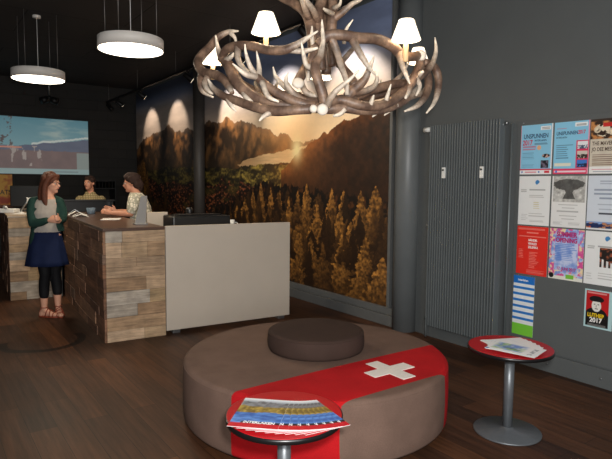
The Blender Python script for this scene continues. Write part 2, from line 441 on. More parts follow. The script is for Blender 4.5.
TREES = [(7.912, 1.206, 0.765, 0.17), (7.647, 1.358, 0.656, 0.194), (7.395, 1.457, 0.6, 0.185), (7.155, 1.596, 0.547, 0.206), (6.869, 1.508, 0.502, 0.194), (6.625, 1.467, 0.427, 0.185), (6.392, 1.386, 0.37, 0.176), (6.172, 1.473, 0.482, 0.168), (5.962, 1.569, 0.399, 0.229), (5.735, 1.349, 0.456, 0.196), (5.541, 1.239, 0.195, 0.313), (5.258, 1.251, 0.493, 0.235), (5.045, 1.115, 0.337, 0.223), (5.213, 0.969, 0.122, 0.194), (4.618, 1.539, 0.717, 0.266), (4.904, 1.313, 0.636, 0.215), (4.772, 0.968, 0.202, 0.208), (4.48, 0.742, 0.138, 0.258), (5.86, 0.867, 0.209, 0.203), (6.141, 0.954, 0.235, 0.216), (4.873, 1.49, 0.901, 0.142), (5.186, 1.486, 0.935, 0.134), (5.423, 1.508, 0.98, 0.122), (8.374, 1.071, 0.506, 0.184), (8.796, 0.981, 0.466, 0.199)]
SUN_AT = (6.203, 2.017)
PEND_W, CANDLE_W, SPOT_K = 55, 1.6, 1.15
TWIN = (1.406, 12.10, 3.22)
# ------------------------------------------------------------------ materials of the room
def floor_material():
    m = bpy.data.materials.new('dark_wood_planks')
    m.use_nodes = True
    nt = m.node_tree
    b = nt.nodes['Principled BSDF']
    tc = nd(nt, 'ShaderNodeTexCoord')
    mp = nd(nt, 'ShaderNodeMapping')
    mp.inputs['Rotation'].default_value = (0, 0, R(90) + 0)
    mp.vector_type = 'TEXTURE'
    nt.links.new(tc.outputs['Object'], mp.inputs['Vector'])
    br = nd(nt, 'ShaderNodeTexBrick')
    br.offset = .37
    br.inputs['Scale'].default_value = 1
    br.inputs['Brick Width'].default_value = 1.25
    br.inputs['Row Height'].default_value = .16
    br.inputs['Mortar Size'].default_value = .0016
    br.inputs['Mortar Smooth'].default_value = .3
    br.inputs['Bias'].default_value = 0
    br.inputs['Color1'].default_value = (*hexc('#583824'), 1)
    br.inputs['Color2'].default_value = (*hexc('#3a261b'), 1)
    br.inputs['Mortar'].default_value = (*hexc('#17110e'), 1)
    nt.links.new(mp.outputs[0], br.inputs['Vector'])
    # grain, stretched along the planks
    mp2 = nd(nt, 'ShaderNodeMapping')
    mp2.inputs['Scale'].default_value = (26, 1.6, 1)
    nt.links.new(tc.outputs['Object'], mp2.inputs['Vector'])
    n1 = nd(nt, 'ShaderNodeTexNoise')
    n1.inputs['Scale'].default_value = 1
    n1.inputs['Detail'].default_value = 6
    n1.inputs['Roughness'].default_value = .65
    nt.links.new(mp2.outputs[0], n1.inputs['Vector'])
    r1 = nd(nt, 'ShaderNodeMapRange')
    r1.inputs['From Min'].default_value = .3
    r1.inputs['From Max'].default_value = .7
    r1.inputs['To Min'].default_value = .55
    r1.inputs['To Max'].default_value = 1.4
    nt.links.new(n1.outputs['Fac'], r1.inputs['Value'])
    s1 = nd(nt, 'ShaderNodeVectorMath', operation='SCALE')
    nt.links.new(br.outputs['Color'], s1.inputs[0])
    nt.links.new(r1.outputs[0], s1.inputs['Scale'])
    # worn patches
    n2 = nd(nt, 'ShaderNodeTexNoise')
    n2.inputs['Scale'].default_value = 1.1
    n2.inputs['Detail'].default_value = 5
    nt.links.new(tc.outputs['Object'], n2.inputs['Vector'])
    r2 = nd(nt, 'ShaderNodeMapRange')
    r2.inputs['From Min'].default_value = .35
    r2.inputs['From Max'].default_value = .65
    r2.inputs['To Min'].default_value = .78
    r2.inputs['To Max'].default_value = 1.2
    nt.links.new(n2.outputs['Fac'], r2.inputs['Value'])
    s2 = nd(nt, 'ShaderNodeVectorMath', operation='SCALE')
    nt.links.new(s1.outputs[0], s2.inputs[0])
    nt.links.new(r2.outputs[0], s2.inputs['Scale'])
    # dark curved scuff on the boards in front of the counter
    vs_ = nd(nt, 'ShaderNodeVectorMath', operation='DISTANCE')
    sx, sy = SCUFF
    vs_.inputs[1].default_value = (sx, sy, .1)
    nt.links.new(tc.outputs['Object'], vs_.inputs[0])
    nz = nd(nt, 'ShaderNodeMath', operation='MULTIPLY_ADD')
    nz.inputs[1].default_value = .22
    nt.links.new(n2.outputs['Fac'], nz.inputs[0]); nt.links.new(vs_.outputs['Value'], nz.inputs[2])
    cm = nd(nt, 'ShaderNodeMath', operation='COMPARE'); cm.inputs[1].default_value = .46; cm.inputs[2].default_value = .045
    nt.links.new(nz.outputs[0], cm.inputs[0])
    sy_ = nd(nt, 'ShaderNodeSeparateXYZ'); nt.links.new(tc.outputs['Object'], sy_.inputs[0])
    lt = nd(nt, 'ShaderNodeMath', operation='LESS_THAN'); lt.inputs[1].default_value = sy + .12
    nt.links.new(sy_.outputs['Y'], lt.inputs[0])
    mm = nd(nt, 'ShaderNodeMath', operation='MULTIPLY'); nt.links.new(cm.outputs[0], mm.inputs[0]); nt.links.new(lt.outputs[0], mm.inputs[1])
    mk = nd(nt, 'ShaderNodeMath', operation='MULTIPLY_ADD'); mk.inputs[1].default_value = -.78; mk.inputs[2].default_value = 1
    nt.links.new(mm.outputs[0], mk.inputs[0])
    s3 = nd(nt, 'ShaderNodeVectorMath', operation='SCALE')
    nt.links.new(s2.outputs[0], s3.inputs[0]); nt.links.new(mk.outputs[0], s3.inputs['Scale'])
    nt.links.new(s3.outputs[0], b.inputs['Base Color'])
    rr = nd(nt, 'ShaderNodeMapRange')
    rr.inputs['To Min'].default_value = .34
    rr.inputs['To Max'].default_value = .6
    nt.links.new(n2.outputs['Fac'], rr.inputs['Value'])
    nt.links.new(rr.outputs[0], b.inputs['Roughness'])
    b.inputs['Specular IOR Level'].default_value = .22
    bp = nd(nt, 'ShaderNodeBump')
    bp.inputs['Strength'].default_value = .25
    bp.inputs['Distance'].default_value = .004
    nt.links.new(n1.outputs['Fac'], bp.inputs['Height'])
    nt.links.new(bp.outputs[0], b.inputs['Normal'])
    return m

def block_material(name, color, w, h, line, joint=.6, rough=.8, msize=.006, offset=.5):
    """painted blockwork or ceiling panels: brick pattern in the object's xy or xz plane"""
    m = bpy.data.materials.new(name)
    m.use_nodes = True
    nt = m.node_tree
    b = nt.nodes['Principled BSDF']
    tc = nd(nt, 'ShaderNodeTexCoord')
    vec = tc.outputs['Object']
    if line == 'xz':
        sp = nd(nt, 'ShaderNodeSeparateXYZ')
        cb = nd(nt, 'ShaderNodeCombineXYZ')
        nt.links.new(vec, sp.inputs[0])
        nt.links.new(sp.outputs[0], cb.inputs[0])
        nt.links.new(sp.outputs[2], cb.inputs[1])
        vec = cb.outputs[0]
    br = nd(nt, 'ShaderNodeTexBrick')
    br.offset = offset
    br.inputs['Scale'].default_value = 1
    br.inputs['Brick Width'].default_value = w
    br.inputs['Row Height'].default_value = h
    br.inputs['Mortar Size'].default_value = msize
    br.inputs['Mortar Smooth'].default_value = .5
    br.inputs['Color1'].default_value = (*color, 1)
    br.inputs['Color2'].default_value = (*[c * .85 for c in color], 1)
    br.inputs['Mortar'].default_value = (*[c * joint for c in color], 1)
    nt.links.new(vec, br.inputs['Vector'])
    nt.links.new(br.outputs['Color'], b.inputs['Base Color'])
    b.inputs['Roughness'].default_value = rough
    bp = nd(nt, 'ShaderNodeBump')
    bp.inputs['Strength'].default_value = .4
    bp.inputs['Distance'].default_value = .01
    bp.invert = True
    nt.links.new(br.outputs['Fac'], bp.inputs['Height'])
    nt.links.new(bp.outputs[0], b.inputs['Normal'])
    return m

U_LEFT, V_FRONT = -4.2, -2.2
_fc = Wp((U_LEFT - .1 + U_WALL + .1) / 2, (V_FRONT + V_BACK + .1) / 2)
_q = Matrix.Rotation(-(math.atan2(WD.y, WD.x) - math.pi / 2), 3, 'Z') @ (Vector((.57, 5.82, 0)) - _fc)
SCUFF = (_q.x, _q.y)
M_FLOOR = floor_material()
M_CEIL = block_material('charcoal_ceiling_panels', hexc('#33302e'), 2.4, 1.2, 'xy', joint=.25, msize=.012)
M_BACK = block_material('black_painted_blockwork', hexc('#2d2b29'), .42, .21, 'xz', joint=.6)
M_WALL = mat('dark_grey_wall_paint', hexc('#585c5d'), rough=.55, var=.04, scale=3, bump=.03, bscale=60)
M_WALLB = mat('grey_side_wall_paint', hexc('#6a6866'), rough=.7, var=.04, scale=3)
M_TRIM = mat('grey_painted_trim', hexc('#666868'), rough=.4, var=.06, scale=8)
M_COLUMN = mat('grey_steel_column', hexc('#6c7071'), rough=.42, var=.05, scale=4)
M_COLUMN_D = mat('brown_grey_column', hexc('#4a4643'), rough=.5, var=.05, scale=4)
M_BLACK = mat('black_plastic', hexc('#191a1b'), rough=.35, var=.1, scale=12)
M_BLACKM = mat('black_metal', hexc('#1c1b1b'), rough=.45, var=.1, scale=12, metal=.3)
M_WHITE = mat('white_plastic', hexc('#e6e6e2'), rough=.4, var=.03)
M_STEEL = mat('brushed_steel', hexc('#9a9c9e'), rough=.32, metal=.9, var=.08, scale=30)
M_CABLE = mat('thin_steel_cable', hexc('#8a8784'), rough=.4, metal=.6)

# room axes as a matrix: local x along -v (seen from the room, to the right), local y = into the wall
WALL_ROT = math.atan2(WD.y, WD.x) - math.pi / 2
def wall_box(name, m, u0, u1, v0, v1, z0, z1, parent=None, bevel=0):
    """a box aligned with the walls, as an object whose own axes are the wall axes"""
    mb = MB()
    c = Wp((u0 + u1) / 2, (v0 + v1) / 2, z0)
    me = MB().box((0, 0, (z1 - z0) / 2), (u1 - u0, v1 - v0, z1 - z0)).mesh(name)
    me.materials.append(m)
    o = bpy.data.objects.new(name, me)
    COL.objects.link(o)
    o.rotation_euler = (0, 0, WALL_ROT)
    if parent is not None:
        o.parent = parent
        o.location = c - gpos(parent)
    else:
        o.location = c
    if bevel:
        md = o.modifiers.new('bevel', 'BEVEL'); md.width = bevel; md.segments = 2
    return o

U_LEFT, V_FRONT = -4.2, -2.2
struct(wall_box('floor', M_FLOOR, U_LEFT - .1, U_WALL + .1, V_FRONT, V_BACK + .1, -.1, 0))
struct(wall_box('ceiling', M_CEIL, U_LEFT - .1, U_WALL + .1, V_FRONT, V_BACK + .1, Z_CEIL, Z_CEIL + .1))
struct(wall_box('wall_right', M_WALL, U_WALL, U_WALL + .12, V_FRONT, V_BACK, 0, Z_CEIL))
struct(wall_box('wall_back', M_BACK, U_LEFT, U_WALL, V_BACK, V_BACK + .12, 0, Z_CEIL))
struct(wall_box('wall_left', M_WALLB, U_LEFT - .12, U_LEFT, V_FRONT, V_BACK, 0, Z_CEIL))
# base of the right wall and the ledge under the mural
struct(wall_box('baseboard_right', M_WALL, U_WALL - .022, U_WALL, V_FRONT, 3.86, 0, .15, bevel=.004))
struct(wall_box('trim_1', M_TRIM, U_WALL - .10, U_WALL, 4.17, V_BACK, 0, .115, bevel=.006))
struct(wall_box('trim_2', M_TRIM, U_WALL - .055, U_WALL, 4.17, V_BACK, .115, .19, bevel=.006))
struct(wall_box('trim_3', M_TRIM, U_WALL - .045, U_WALL, 4.345, 4.385, .19, Z_CEIL, bevel=.004))

# the flat grey notice surface with its fixing screws, behind the posters
nb = wall_box('trim_4', M_WALL, U_WALL - .010, U_WALL, 1.35, 2.845, .16, 2.11, bevel=.003)
struct(nb)

# ------------------------------------------------------------------ columns
def column(name, u, v, r, m, base=True):
    mb = MB()
    mb.lathe([(r, 0), (r, Z_CEIL)], Wp(u, v, 0), n=40)
    o = mb.build(name, m)
    struct(o)
    return o
column('trim_5', 4.235, 4.105, .130, M_COLUMN)
column('trim_6', 4.16, 9.13, .10, M_COLUMN_D)

# ------------------------------------------------------------------ mural
V_ML, V_MR, Z_M0, Z_M1 = 12.80, 4.385, .19, 3.60
def interp(tab, v):
    t = sorted(tab)
    return np.interp(v, [p[0] for p in t], [p[1] for p in t])

def inside(poly, x, y):
    r = np.zeros_like(x, dtype=bool)
    n = len(poly)
    for i in range(n):
        x1, y1 = poly[i]
        x2, y2 = poly[(i + 1) % n]
        c = ((y1 > y) != (y2 > y)) & (x < (x2 - x1) * (y - y1) / (y2 - y1 + 1e-12) + x1)
        r ^= c
    return r

def mix(a, b, t):
    return a * (1 - t[..., None]) + b * t[..., None]

def C8(*c):
    return np.array(c, float) / 255

def mural_picture(X, Z):
    v = V_ML - X
    z = Z + Z_M0
    shp = v.shape
    full = lambda *c: np.broadcast_to(C8(*c), shp + (3,))
    cl = lambda q: np.clip(q, 0, 1)
    # sky: slate blue high up, pale and warm over the low sun
    t = cl((z - 2.0) / 1.5)
    sky = mix(full(255, 226, 178), full(226, 206, 190), cl(t * 2.2))
    sky = mix(sky, full(128, 142, 176), cl((t - .42) * 2.4))
    sky = mix(sky, full(182, 164, 150), cl((v - 7.5) / 2.5) * (1 - cl((t - .72) * 5)) * .85)
    sky = mix(sky, full(58, 64, 80), cl((v - 7.5) / 2.0) * cl((t - .80) * 5) * .95)
    c1 = fbm(v * 1.3, z * 6, 3)
    sky = sky * (0.84 + .32 * c1)[..., None]
    d = np.sqrt(((v - SUN_AT[0]) * .6) ** 2 + (z - SUN_AT[1] - .16) ** 2)
    sky = mix(sky, full(255, 240, 200), np.exp(-(d / .5) ** 2) * .9)
    img = sky.copy()
    # far range, each crag with its own bright and dark flank
    ridge = interp(FAR, v) + (fbm(v * 7, z * 0 + 3, 11) - .5) * .13
    m = z < ridge
    rg = np.abs(fbm(v * 3.2 + z * 1.5, z * 2.6 - v * .7, 21, 6) - .5) * 2
    rg2 = fbm(v * 9 - z * 6, z * 7 + v * 3, 23, 5)
    rock = mix(full(48, 34, 26), full(196, 132, 76), cl((rg * 1.6 + rg2 * .8 - .55) * 1.5))
    haze = cl(1 - np.abs(v - 6.5) / 1.9) * cl((z - 1.8) * 3)
    rock = mix(rock, full(214, 168, 112), haze * .6)
    depth = cl((ridge - z) / .7)
    rock = mix(rock, full(52, 42, 28), depth * .72)
    blue = cl((ridge - z) / .12)
    rock = mix(full(150, 124, 104), rock, .55 + .45 * blue)
    img[m] = rock[m]
    # valley floor: fields and woods
    valley = z < 1.86 + (fbm(v * 2, z * 2, 31) - .5) * .2
    n = fbm(v * 5, z * 15, 33)
    n2 = fbm(v * 22, z * 30, 34, 4)
    field = mix(full(44, 38, 22), full(168, 146, 68), cl((n * .7 + n2 * .5 - .52) * 3.4))
    field = mix(field * .7, field * 1.15, cl(1 - np.abs(v - 7.2) / 1.6) * cl((z - 1.2) / .4))
    img[valley] = field[valley]
    # reddish town and woods
    town = z < 1.56 + (fbm(v * 3, z * 3, 35) - .5) * .4
    sp = fbm(v * 20, z * 42, 37, 4)
    tn = mix(full(30, 20, 14), full(176, 100, 62), cl((sp - .52) * 5))
    tn = mix(tn, full(92, 82, 36), cl((fbm(v * 3, z * 7, 39) - .55) * 6) * .6)
    tn = tn * (.55 + .8 * fbm(v * 2, z * 4, 40))[..., None]
    tw = town & (v > 7.0)
    img[tw] = tn[tw]
    # lake
    lk = inside(LAKE, v + (fbm(v * 6, z * 16, 41) - .5) * .22, z + (fbm(v * 9, z * 9, 43) - .5) * .06)
    lc = mix(full(196, 160, 116), full(255, 232, 184), cl(1 - np.abs(v - 6.3) / 1.2))
    lc = lc * (.88 + .2 * fbm(v * 4, z * 60, 45))[..., None]
    img[lk] = lc[lk]
    # dark wooded slope on the right
    sl = interp(SLOPE, v) + (fbm(v * 10, z * 0, 51) - .5) * .10
    ms = (z < sl) & (v < 6.6)
    rim = np.exp(-((sl - z) / .16) ** 2) * cl(1 - (5.9 - v) / 2.2)
    sc = mix(full(58, 34, 20), full(158, 92, 46), rim * .9)
    sc = sc * .8 * (.5 + 1.0 * fbm(v * 14, z * 16, 53, 5))[..., None]
    img[ms] = sc[ms]
    ray = np.exp(-(((v - SUN_AT[0]) * .8) ** 2 + (z - SUN_AT[1]) ** 2) / .30) * .42
    img = mix(img, full(238, 150, 76), ray)
    glow = np.exp(-(((v - SUN_AT[0]) * 1.3) ** 2 + (z - SUN_AT[1]) ** 2) / .030)
    img = mix(img, full(255, 236, 176), cl(glow))
    # foreground forest: dark, then larches one by one, farthest first
    fo = interp(FOREST, v) + (fbm(v * 16, z * 0 + 5, 61) - .5) * .22
    mf = z < fo
    fc = mix(full(18, 11, 7), full(84, 48, 20), cl((fbm(v * 15, z * 13, 63, 5) - .52) * 4))
    img[mf] = fc[mf]
    rng = random.Random(11)
    trees = []
    for i in range(70):
        tv = rng.uniform(4.4, 9.9)
        top = float(interp(FOREST, tv)) - rng.uniform(-.10, .75)
        if top < .45: continue
        trees.append((tv, top, top - rng.uniform(.35, .8), rng.uniform(.12, .26), rng.choice([.12, .2, .3, .45, .7])))
    for tv, tz, bz, hw in TREES:
        trees.append((tv, tz, bz - .12, hw * 1.55, .9 if False else 1.2))
    for i in range(40):
        tv = rng.uniform(10.6, 12.7)
        top = rng.uniform(.8, 1.35)
        trees.append((tv, top, top - .5, rng.uniform(.08, .18), rng.uniform(.3, .8)))
    for i in range(16):
        tv = rng.uniform(12.1, 12.78); top = rng.uniform(1.4, 2.1)
        trees.append((tv, top, top - .8, rng.uniform(.12, .22), 1.2))
    trees.sort(key=lambda q: -q[1])
    nz1 = fbm(v * 11, z * 16, 71, 5)
    nz2 = fbm(v * 34, z * 40, 73, 4)
    nz3 = fbm(v * 10, z * 26, 75, 3)
    nz4 = fbm(v * 4, z * 20, 77, 4)
    for tv, tz, bz, hw, br in trees:
        prof = cl((tz - z) / (tz - bz))
        edge = hw * (prof ** .85) * (.45 + 1.1 * nz4) + (nz2 - .52) * .16 * prof ** .5
        sel = (np.abs(v - tv) < edge) & (z < tz + .02) & (z > bz + (nz1 - .5) * .5)
        side = cl((v - tv) / hw * .5 + .6)
        leaf = cl((nz2 * .8 + nz3 * .5 - .42) * 2.0)
        c = mix(full(34, 20, 10), full(236, 164, 74), (.25 + .75 * leaf) * (.22 + .78 * side) * br * (1 - .7 * prof ** 1.6))
        img[sel] = c[sel]
    return img

M_MURAL = mat('mural_print', (1, 1, 1), rough=.5, var=.02, attr='Col')
mur = picture('wall_mural', M_MURAL, None, Wp(U_WALL - .012, V_ML, Z_M0), -WD, (0, 0, 1), V_ML - V_MR, Z_M1 - Z_M0, 1000, 460, mural_picture, thick=.008)
tag(mur, 'floor-to-ceiling photo mural of golden larches, a lake and mountains at sunset', 'mural')
# ------------------------------------------------------------------ wood-clad counters
M_CLAD = None
def clad_material():
    m = mat('reclaimed_planks', (1, 1, 1), rough=.75, var=.05, attr='Col')
    nt = m.node_tree
    b = nt.nodes['Principled BSDF']
    tc = nd(nt, 'ShaderNodeTexCoord')
    mp = nd(nt, 'ShaderNodeMapping')
    mp.inputs['Scale'].default_value = (3, 3, 42)
    nt.links.new(tc.outputs['Object'], mp.inputs['Vector'])
    no = nd(nt, 'ShaderNodeTexNoise')
    no.inputs['Scale'].default_value = 1
    no.inputs['Detail'].default_value = 7
    no.inputs['Roughness'].default_value = .7
    nt.links.new(mp.outputs[0], no.inputs['Vector'])
    mr = nd(nt, 'ShaderNodeMapRange')
    mr.inputs['From Min'].default_value = .32
    mr.inputs['From Max'].default_value = .68
    mr.inputs['To Min'].default_value = .55
    mr.inputs['To Max'].default_value = 1.3
    nt.links.new(no.outputs['Fac'], mr.inputs['Value'])
    n3 = nd(nt, 'ShaderNodeTexNoise')
    n3.inputs['Scale'].default_value = 9
    n3.inputs['Detail'].default_value = 3
    nt.links.new(tc.outputs['Object'], n3.inputs['Vector'])
    m3 = nd(nt, 'ShaderNodeMapRange')
    m3.inputs['From Min'].default_value = .35
    m3.inputs['From Max'].default_value = .65
    m3.inputs['To Min'].default_value = .8
    m3.inputs['To Max'].default_value = 1.15
    nt.links.new(n3.outputs['Fac'], m3.inputs['Value'])
    mu = nd(nt, 'ShaderNodeMath', operation='MULTIPLY')
    nt.links.new(mr.outputs[0], mu.inputs[0])
    nt.links.new(m3.outputs[0], mu.inputs[1])
    a = [n for n in nt.nodes if n.type == 'VERTEX_COLOR'][0]
    sc = nd(nt, 'ShaderNodeVectorMath', operation='SCALE')
    nt.links.new(a.outputs['Color'], sc.inputs[0])
    nt.links.new(mu.outputs[0], sc.inputs['Scale'])
    nt.links.new(sc.outputs[0], b.inputs['Base Color'])
    bp = nd(nt, 'ShaderNodeBump')
    bp.inputs['Strength'].default_value = .5
    bp.inputs['Distance'].default_value = .004
    nt.links.new(no.outputs['Fac'], bp.inputs['Height'])
    nt.links.new(bp.outputs[0], b.inputs['Normal'])
    return m
M_CLAD = clad_material()
M_TOP = mat('dark_brown_worktop', hexc('#5a4438'), rough=.28, var=.12, scale=6)
M_TOPB = mat('light_oak_worktop', hexc('#a38d72'), rough=.35, var=.08, scale=6)
M_PANEL = mat('greige_laminate', hexc('#c3b7a8'), rough=.45, var=.02, scale=4)
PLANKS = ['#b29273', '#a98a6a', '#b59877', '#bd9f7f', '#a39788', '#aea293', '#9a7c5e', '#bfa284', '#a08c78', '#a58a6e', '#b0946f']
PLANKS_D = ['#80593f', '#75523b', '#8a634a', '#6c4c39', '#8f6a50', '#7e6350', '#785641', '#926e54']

def cladding(mb, p0, d, length, z0, z1, nrm, seed, cols, thick=.02, jitter=.006, rows=9):
    """rows of boards of unequal height and length on a vertical face"""
    rng = random.Random(seed)
    hs = [rng.uniform(.75, 1.3) for _ in range(rows)]
    s = sum(hs)
    hs = [h / s * (z1 - z0) for h in hs]
    d, nrm, p0 = Vector(d).normalized(), Vector(nrm).normalized(), Vector(p0)
    rot = Matrix((d, nrm, Vector((0, 0, 1)))).transposed()
    z = z0
    for h in hs:
        x = 0
        first = True
        while x < length - 1e-4:
            L = rng.uniform(.18, .95)
            if first:
                L *= rng.uniform(.3, 1)
                first = False
            if x + L > length - .12:
                L = length - x
            j = rng.uniform(0, jitter)
            k = rng.uniform(.88, 1.1)
            mb.col = tuple(c * k for c in hexc(rng.choice(cols)))
            c = p0 + d * (x + L / 2) + nrm * ((thick + j) / 2) + Vector((0, 0, z + h / 2))
            mb.box(c, (L - .0025, thick + j, h - .0025), rot)
            x += L
        z += h

# counter A: x 1.06..1.66, y 5.43..8.9
ca = empty('wood_clad_counter', (1.36, 7.1, 0), 'reception counter clad in weathered planks with dark top, joined to the pale panel desk', 'counter')
core = MB().box((1.36, 7.22, .535), (.55, 3.53, 1.07)).build('carcass', M_BLACK, ca)
mb = MB()
cladding(mb, (1.085, 5.455, 0), (1, 0, 0), .575, 0, 1.085, (0, -1, 0), 3, PLANKS, rows=9)
mb.build('front_cladding', M_CLAD, ca)
mb = MB()
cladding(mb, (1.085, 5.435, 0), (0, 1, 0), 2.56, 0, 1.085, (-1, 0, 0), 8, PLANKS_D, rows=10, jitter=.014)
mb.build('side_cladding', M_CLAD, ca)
MB().box((1.36, 7.165, 1.10), (.60, 3.47, .03)).build('counter_top', M_TOP, ca, bevel=.004)

# counter B: x .40..1.06, y 8.02..10.2
cb = empty('wood_clad_counter', (.73, 9.1, 0), 'wood clad counter at the left edge, behind the standing woman in the green cardigan', 'counter')
MB().box((.735, 9.12, .535), (.60, 2.16, 1.07)).build('carcass', M_BLACK, cb)
mb = MB()
cladding(mb, (.405, 8.045, 0), (1, 0, 0), .62, 0, 1.085, (0, -1, 0), 13, PLANKS, rows=9)
mb.build('front_cladding', M_CLAD, cb)
mb = MB()
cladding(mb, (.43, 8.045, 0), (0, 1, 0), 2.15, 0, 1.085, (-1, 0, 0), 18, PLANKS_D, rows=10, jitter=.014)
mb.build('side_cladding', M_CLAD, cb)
MB().box((.725, 9.11, 1.10), (.66, 2.2, .03)).build('counter_top', M_TOPB, cb, bevel=.004)

# desk with the pale front panel
dk = empty('reception_desk', (2.39, 5.9, 0), 'pale greige panel fronted desk beside the wood clad counter', 'desk')
MB().box((2.39, 5.455, .58), (1.445, .045, 1.075)).build('front_panel', M_PANEL, dk, bevel=.002)
MB().box((2.39, 5.85, .98), (1.44, .74, .03)).build('desk_top', M_PANEL, dk, bevel=.002)
MB().box((3.09, 5.87, .5), (.03, .74, .93)).build('side_panel', M_PANEL, dk, bevel=.002)
MB().box((1.70, 5.87, .5), (.03, .74, .93)).build('side_panel', M_PANEL, dk, bevel=.002)
for x in (1.78, 3.02):
    MB().box((x, 5.50, .0215), (.08, .09, .043)).build('foot', M_STEEL, dk, bevel=.003)
    MB().box((x, 6.18, .0215), (.08, .09, .043)).build('foot', M_STEEL, dk, bevel=.003)

# low greige screen rising behind the counter
rs = empty('desk_screen', (1.925, 6.6, 0), 'low greige screen just behind the right end of the wood clad counter', 'screen')
MB().box((1.925, 6.60, .60), (.25, .03, 1.20)).build('screen_panel', M_PANEL, rs, bevel=.002)

# dark desk riser behind counter A, in front of the seated clerk
br = MB().box((1.40, 8.80, .02), (.05, .05, .04))
dr = empty('desk_riser', (1.42, 8.72, 1.115), 'black raised shelf along the far end of the counter, in front of the clerk', 'shelf')
MB().box((1.43, 8.76, 1.20), (.86, .03, .17)).build('riser_back', M_BLACK, dr, bevel=.003)
MB().box((1.43, 8.68, 1.285), (.86, .24, .02)).build('riser_top', M_BLACK, dr, bevel=.003)
MB().box((1.04, 8.68, 1.195), (.02, .2, .16)).build('riser_side', M_BLACK, dr, bevel=.003)
MB().box((1.83, 8.68, 1.195), (.02, .2, .16)).build('riser_side', M_BLACK, dr, bevel=.003)

# ------------------------------------------------------------------ round upholstered ottoman
OX, OY, OR_, OH = 1.983, 3.100, .886, .406
def ottoman_material():
    m = bpy.data.materials.new('taupe_cloth_with_red_band')
    m.use_nodes = True
    nt = m.node_tree
    b = nt.nodes['Principled BSDF']
    tc = nd(nt, 'ShaderNodeTexCoord')
    sp = nd(nt, 'ShaderNodeVectorMath', operation='DOT_PRODUCT')
    a = R(4)
    sp.inputs[1].default_value = (-math.sin(a), math.cos(a), 0)
    nt.links.new(tc.outputs['Object'], sp.inputs[0])
    g = nd(nt, 'ShaderNodeMath', operation='GREATER_THAN'); g.inputs[1].default_value = -.785
    l = nd(nt, 'ShaderNodeMath', operation='LESS_THAN'); l.inputs[1].default_value = -.334
    nt.links.new(sp.outputs['Value'], g.inputs[0]); nt.links.new(sp.outputs['Value'], l.inputs[0])
    mu = nd(nt, 'ShaderNodeMath', operation='MULTIPLY')
    nt.links.new(g.outputs[0], mu.inputs[0]); nt.links.new(l.outputs[0], mu.inputs[1])
    no = nd(nt, 'ShaderNodeTexNoise'); no.inputs['Scale'].default_value = 260; no.inputs['Detail'].default_value = 2
    nt.links.new(tc.outputs['Object'], no.inputs['Vector'])
    n2 = nd(nt, 'ShaderNodeTexNoise'); n2.inputs['Scale'].default_value = 6; n2.inputs['Detail'].default_value = 4
    nt.links.new(tc.outputs['Object'], n2.inputs['Vector'])
    ad = nd(nt, 'ShaderNodeMath', operation='ADD')
    nt.links.new(no.outputs['Fac'], ad.inputs[0]); nt.links.new(n2.outputs['Fac'], ad.inputs[1])
    mr = nd(nt, 'ShaderNodeMapRange')
    mr.inputs['From Min'].default_value = .7; mr.inputs['From Max'].default_value = 1.3
    mr.inputs['To Min'].default_value = .82; mr.inputs['To Max'].default_value = 1.16
    nt.links.new(ad.outputs[0], mr.inputs['Value'])
    mx = nd(nt, 'ShaderNodeMix', data_type='RGBA')
    mx.inputs[6].default_value = (*hexc('#6f594e'), 1)
    mx.inputs[7].default_value = (*hexc('#b3141a'), 1)
    nt.links.new(mu.outputs[0], mx.inputs[0])
    sc = nd(nt, 'ShaderNodeVectorMath', operation='SCALE')
    nt.links.new(mx.outputs[2], sc.inputs[0]); nt.links.new(mr.outputs[0], sc.inputs['Scale'])
    nt.links.new(sc.outputs[0], b.inputs['Base Color'])
    b.inputs['Roughness'].default_value = .85
    b.inputs['Specular IOR Level'].default_value = .2
    bp = nd(nt, 'ShaderNodeBump'); bp.inputs['Strength'].default_value = .25; bp.inputs['Distance'].default_value = .002
    nt.links.new(no.outputs['Fac'], bp.inputs['Height']); nt.links.new(bp.outputs[0], b.inputs['Normal'])
    return m
M_OTT = ottoman_material()
M_STOOL = mat('dark_brown_felt', hexc('#3d2e28'), rough=.85, var=.1, scale=7, bump=.2, bscale=240, spec=.2)
ot = empty('round_ottoman', (OX, OY, 0), 'large round taupe ottoman with a red band and white cross', 'ottoman')
def cushion_profile(r, z0, h, e=.035, lower=.02, dome=.006):
    pr = [(r - .03, z0), (r - .008, z0 + .004), (r, z0 + lower)]
    pr += [(r + .004 * math.sin(math.pi * t), z0 + lower + (h - z0 - lower - e) * t) for t in (.25, .5, .75)]
    for k in range(7):
        a = math.pi / 2 * k / 6
        pr.append((r - e + e * math.cos(a), h - e + e * math.sin(a)))
    for t in (.92, .8, .6, .4, .2, .0):
        pr.append(((r - e) * t, h + dome * (1 - t * t)))
    return pr
MB().lathe(cushion_profile(OR_, .035, OH), (OX, OY, 0), n=96).build('upholstery', M_OTT, ot)
MB().lathe([(OR_ - .06, 0), (OR_ - .06, .04)], (OX, OY, 0), n=64).build('plinth', M_BLACK, ot)
# stitched seam around the top rim
ring = [(OX + (OR_ - .004) * math.cos(t), OY + (OR_ - .004) * math.sin(t), OH - .022) for t in np.linspace(0, 2 * math.pi, 96, endpoint=False)]
MB().tube(ring, .0035, n=6, closed=True).build('seam', M_OTT, ot)
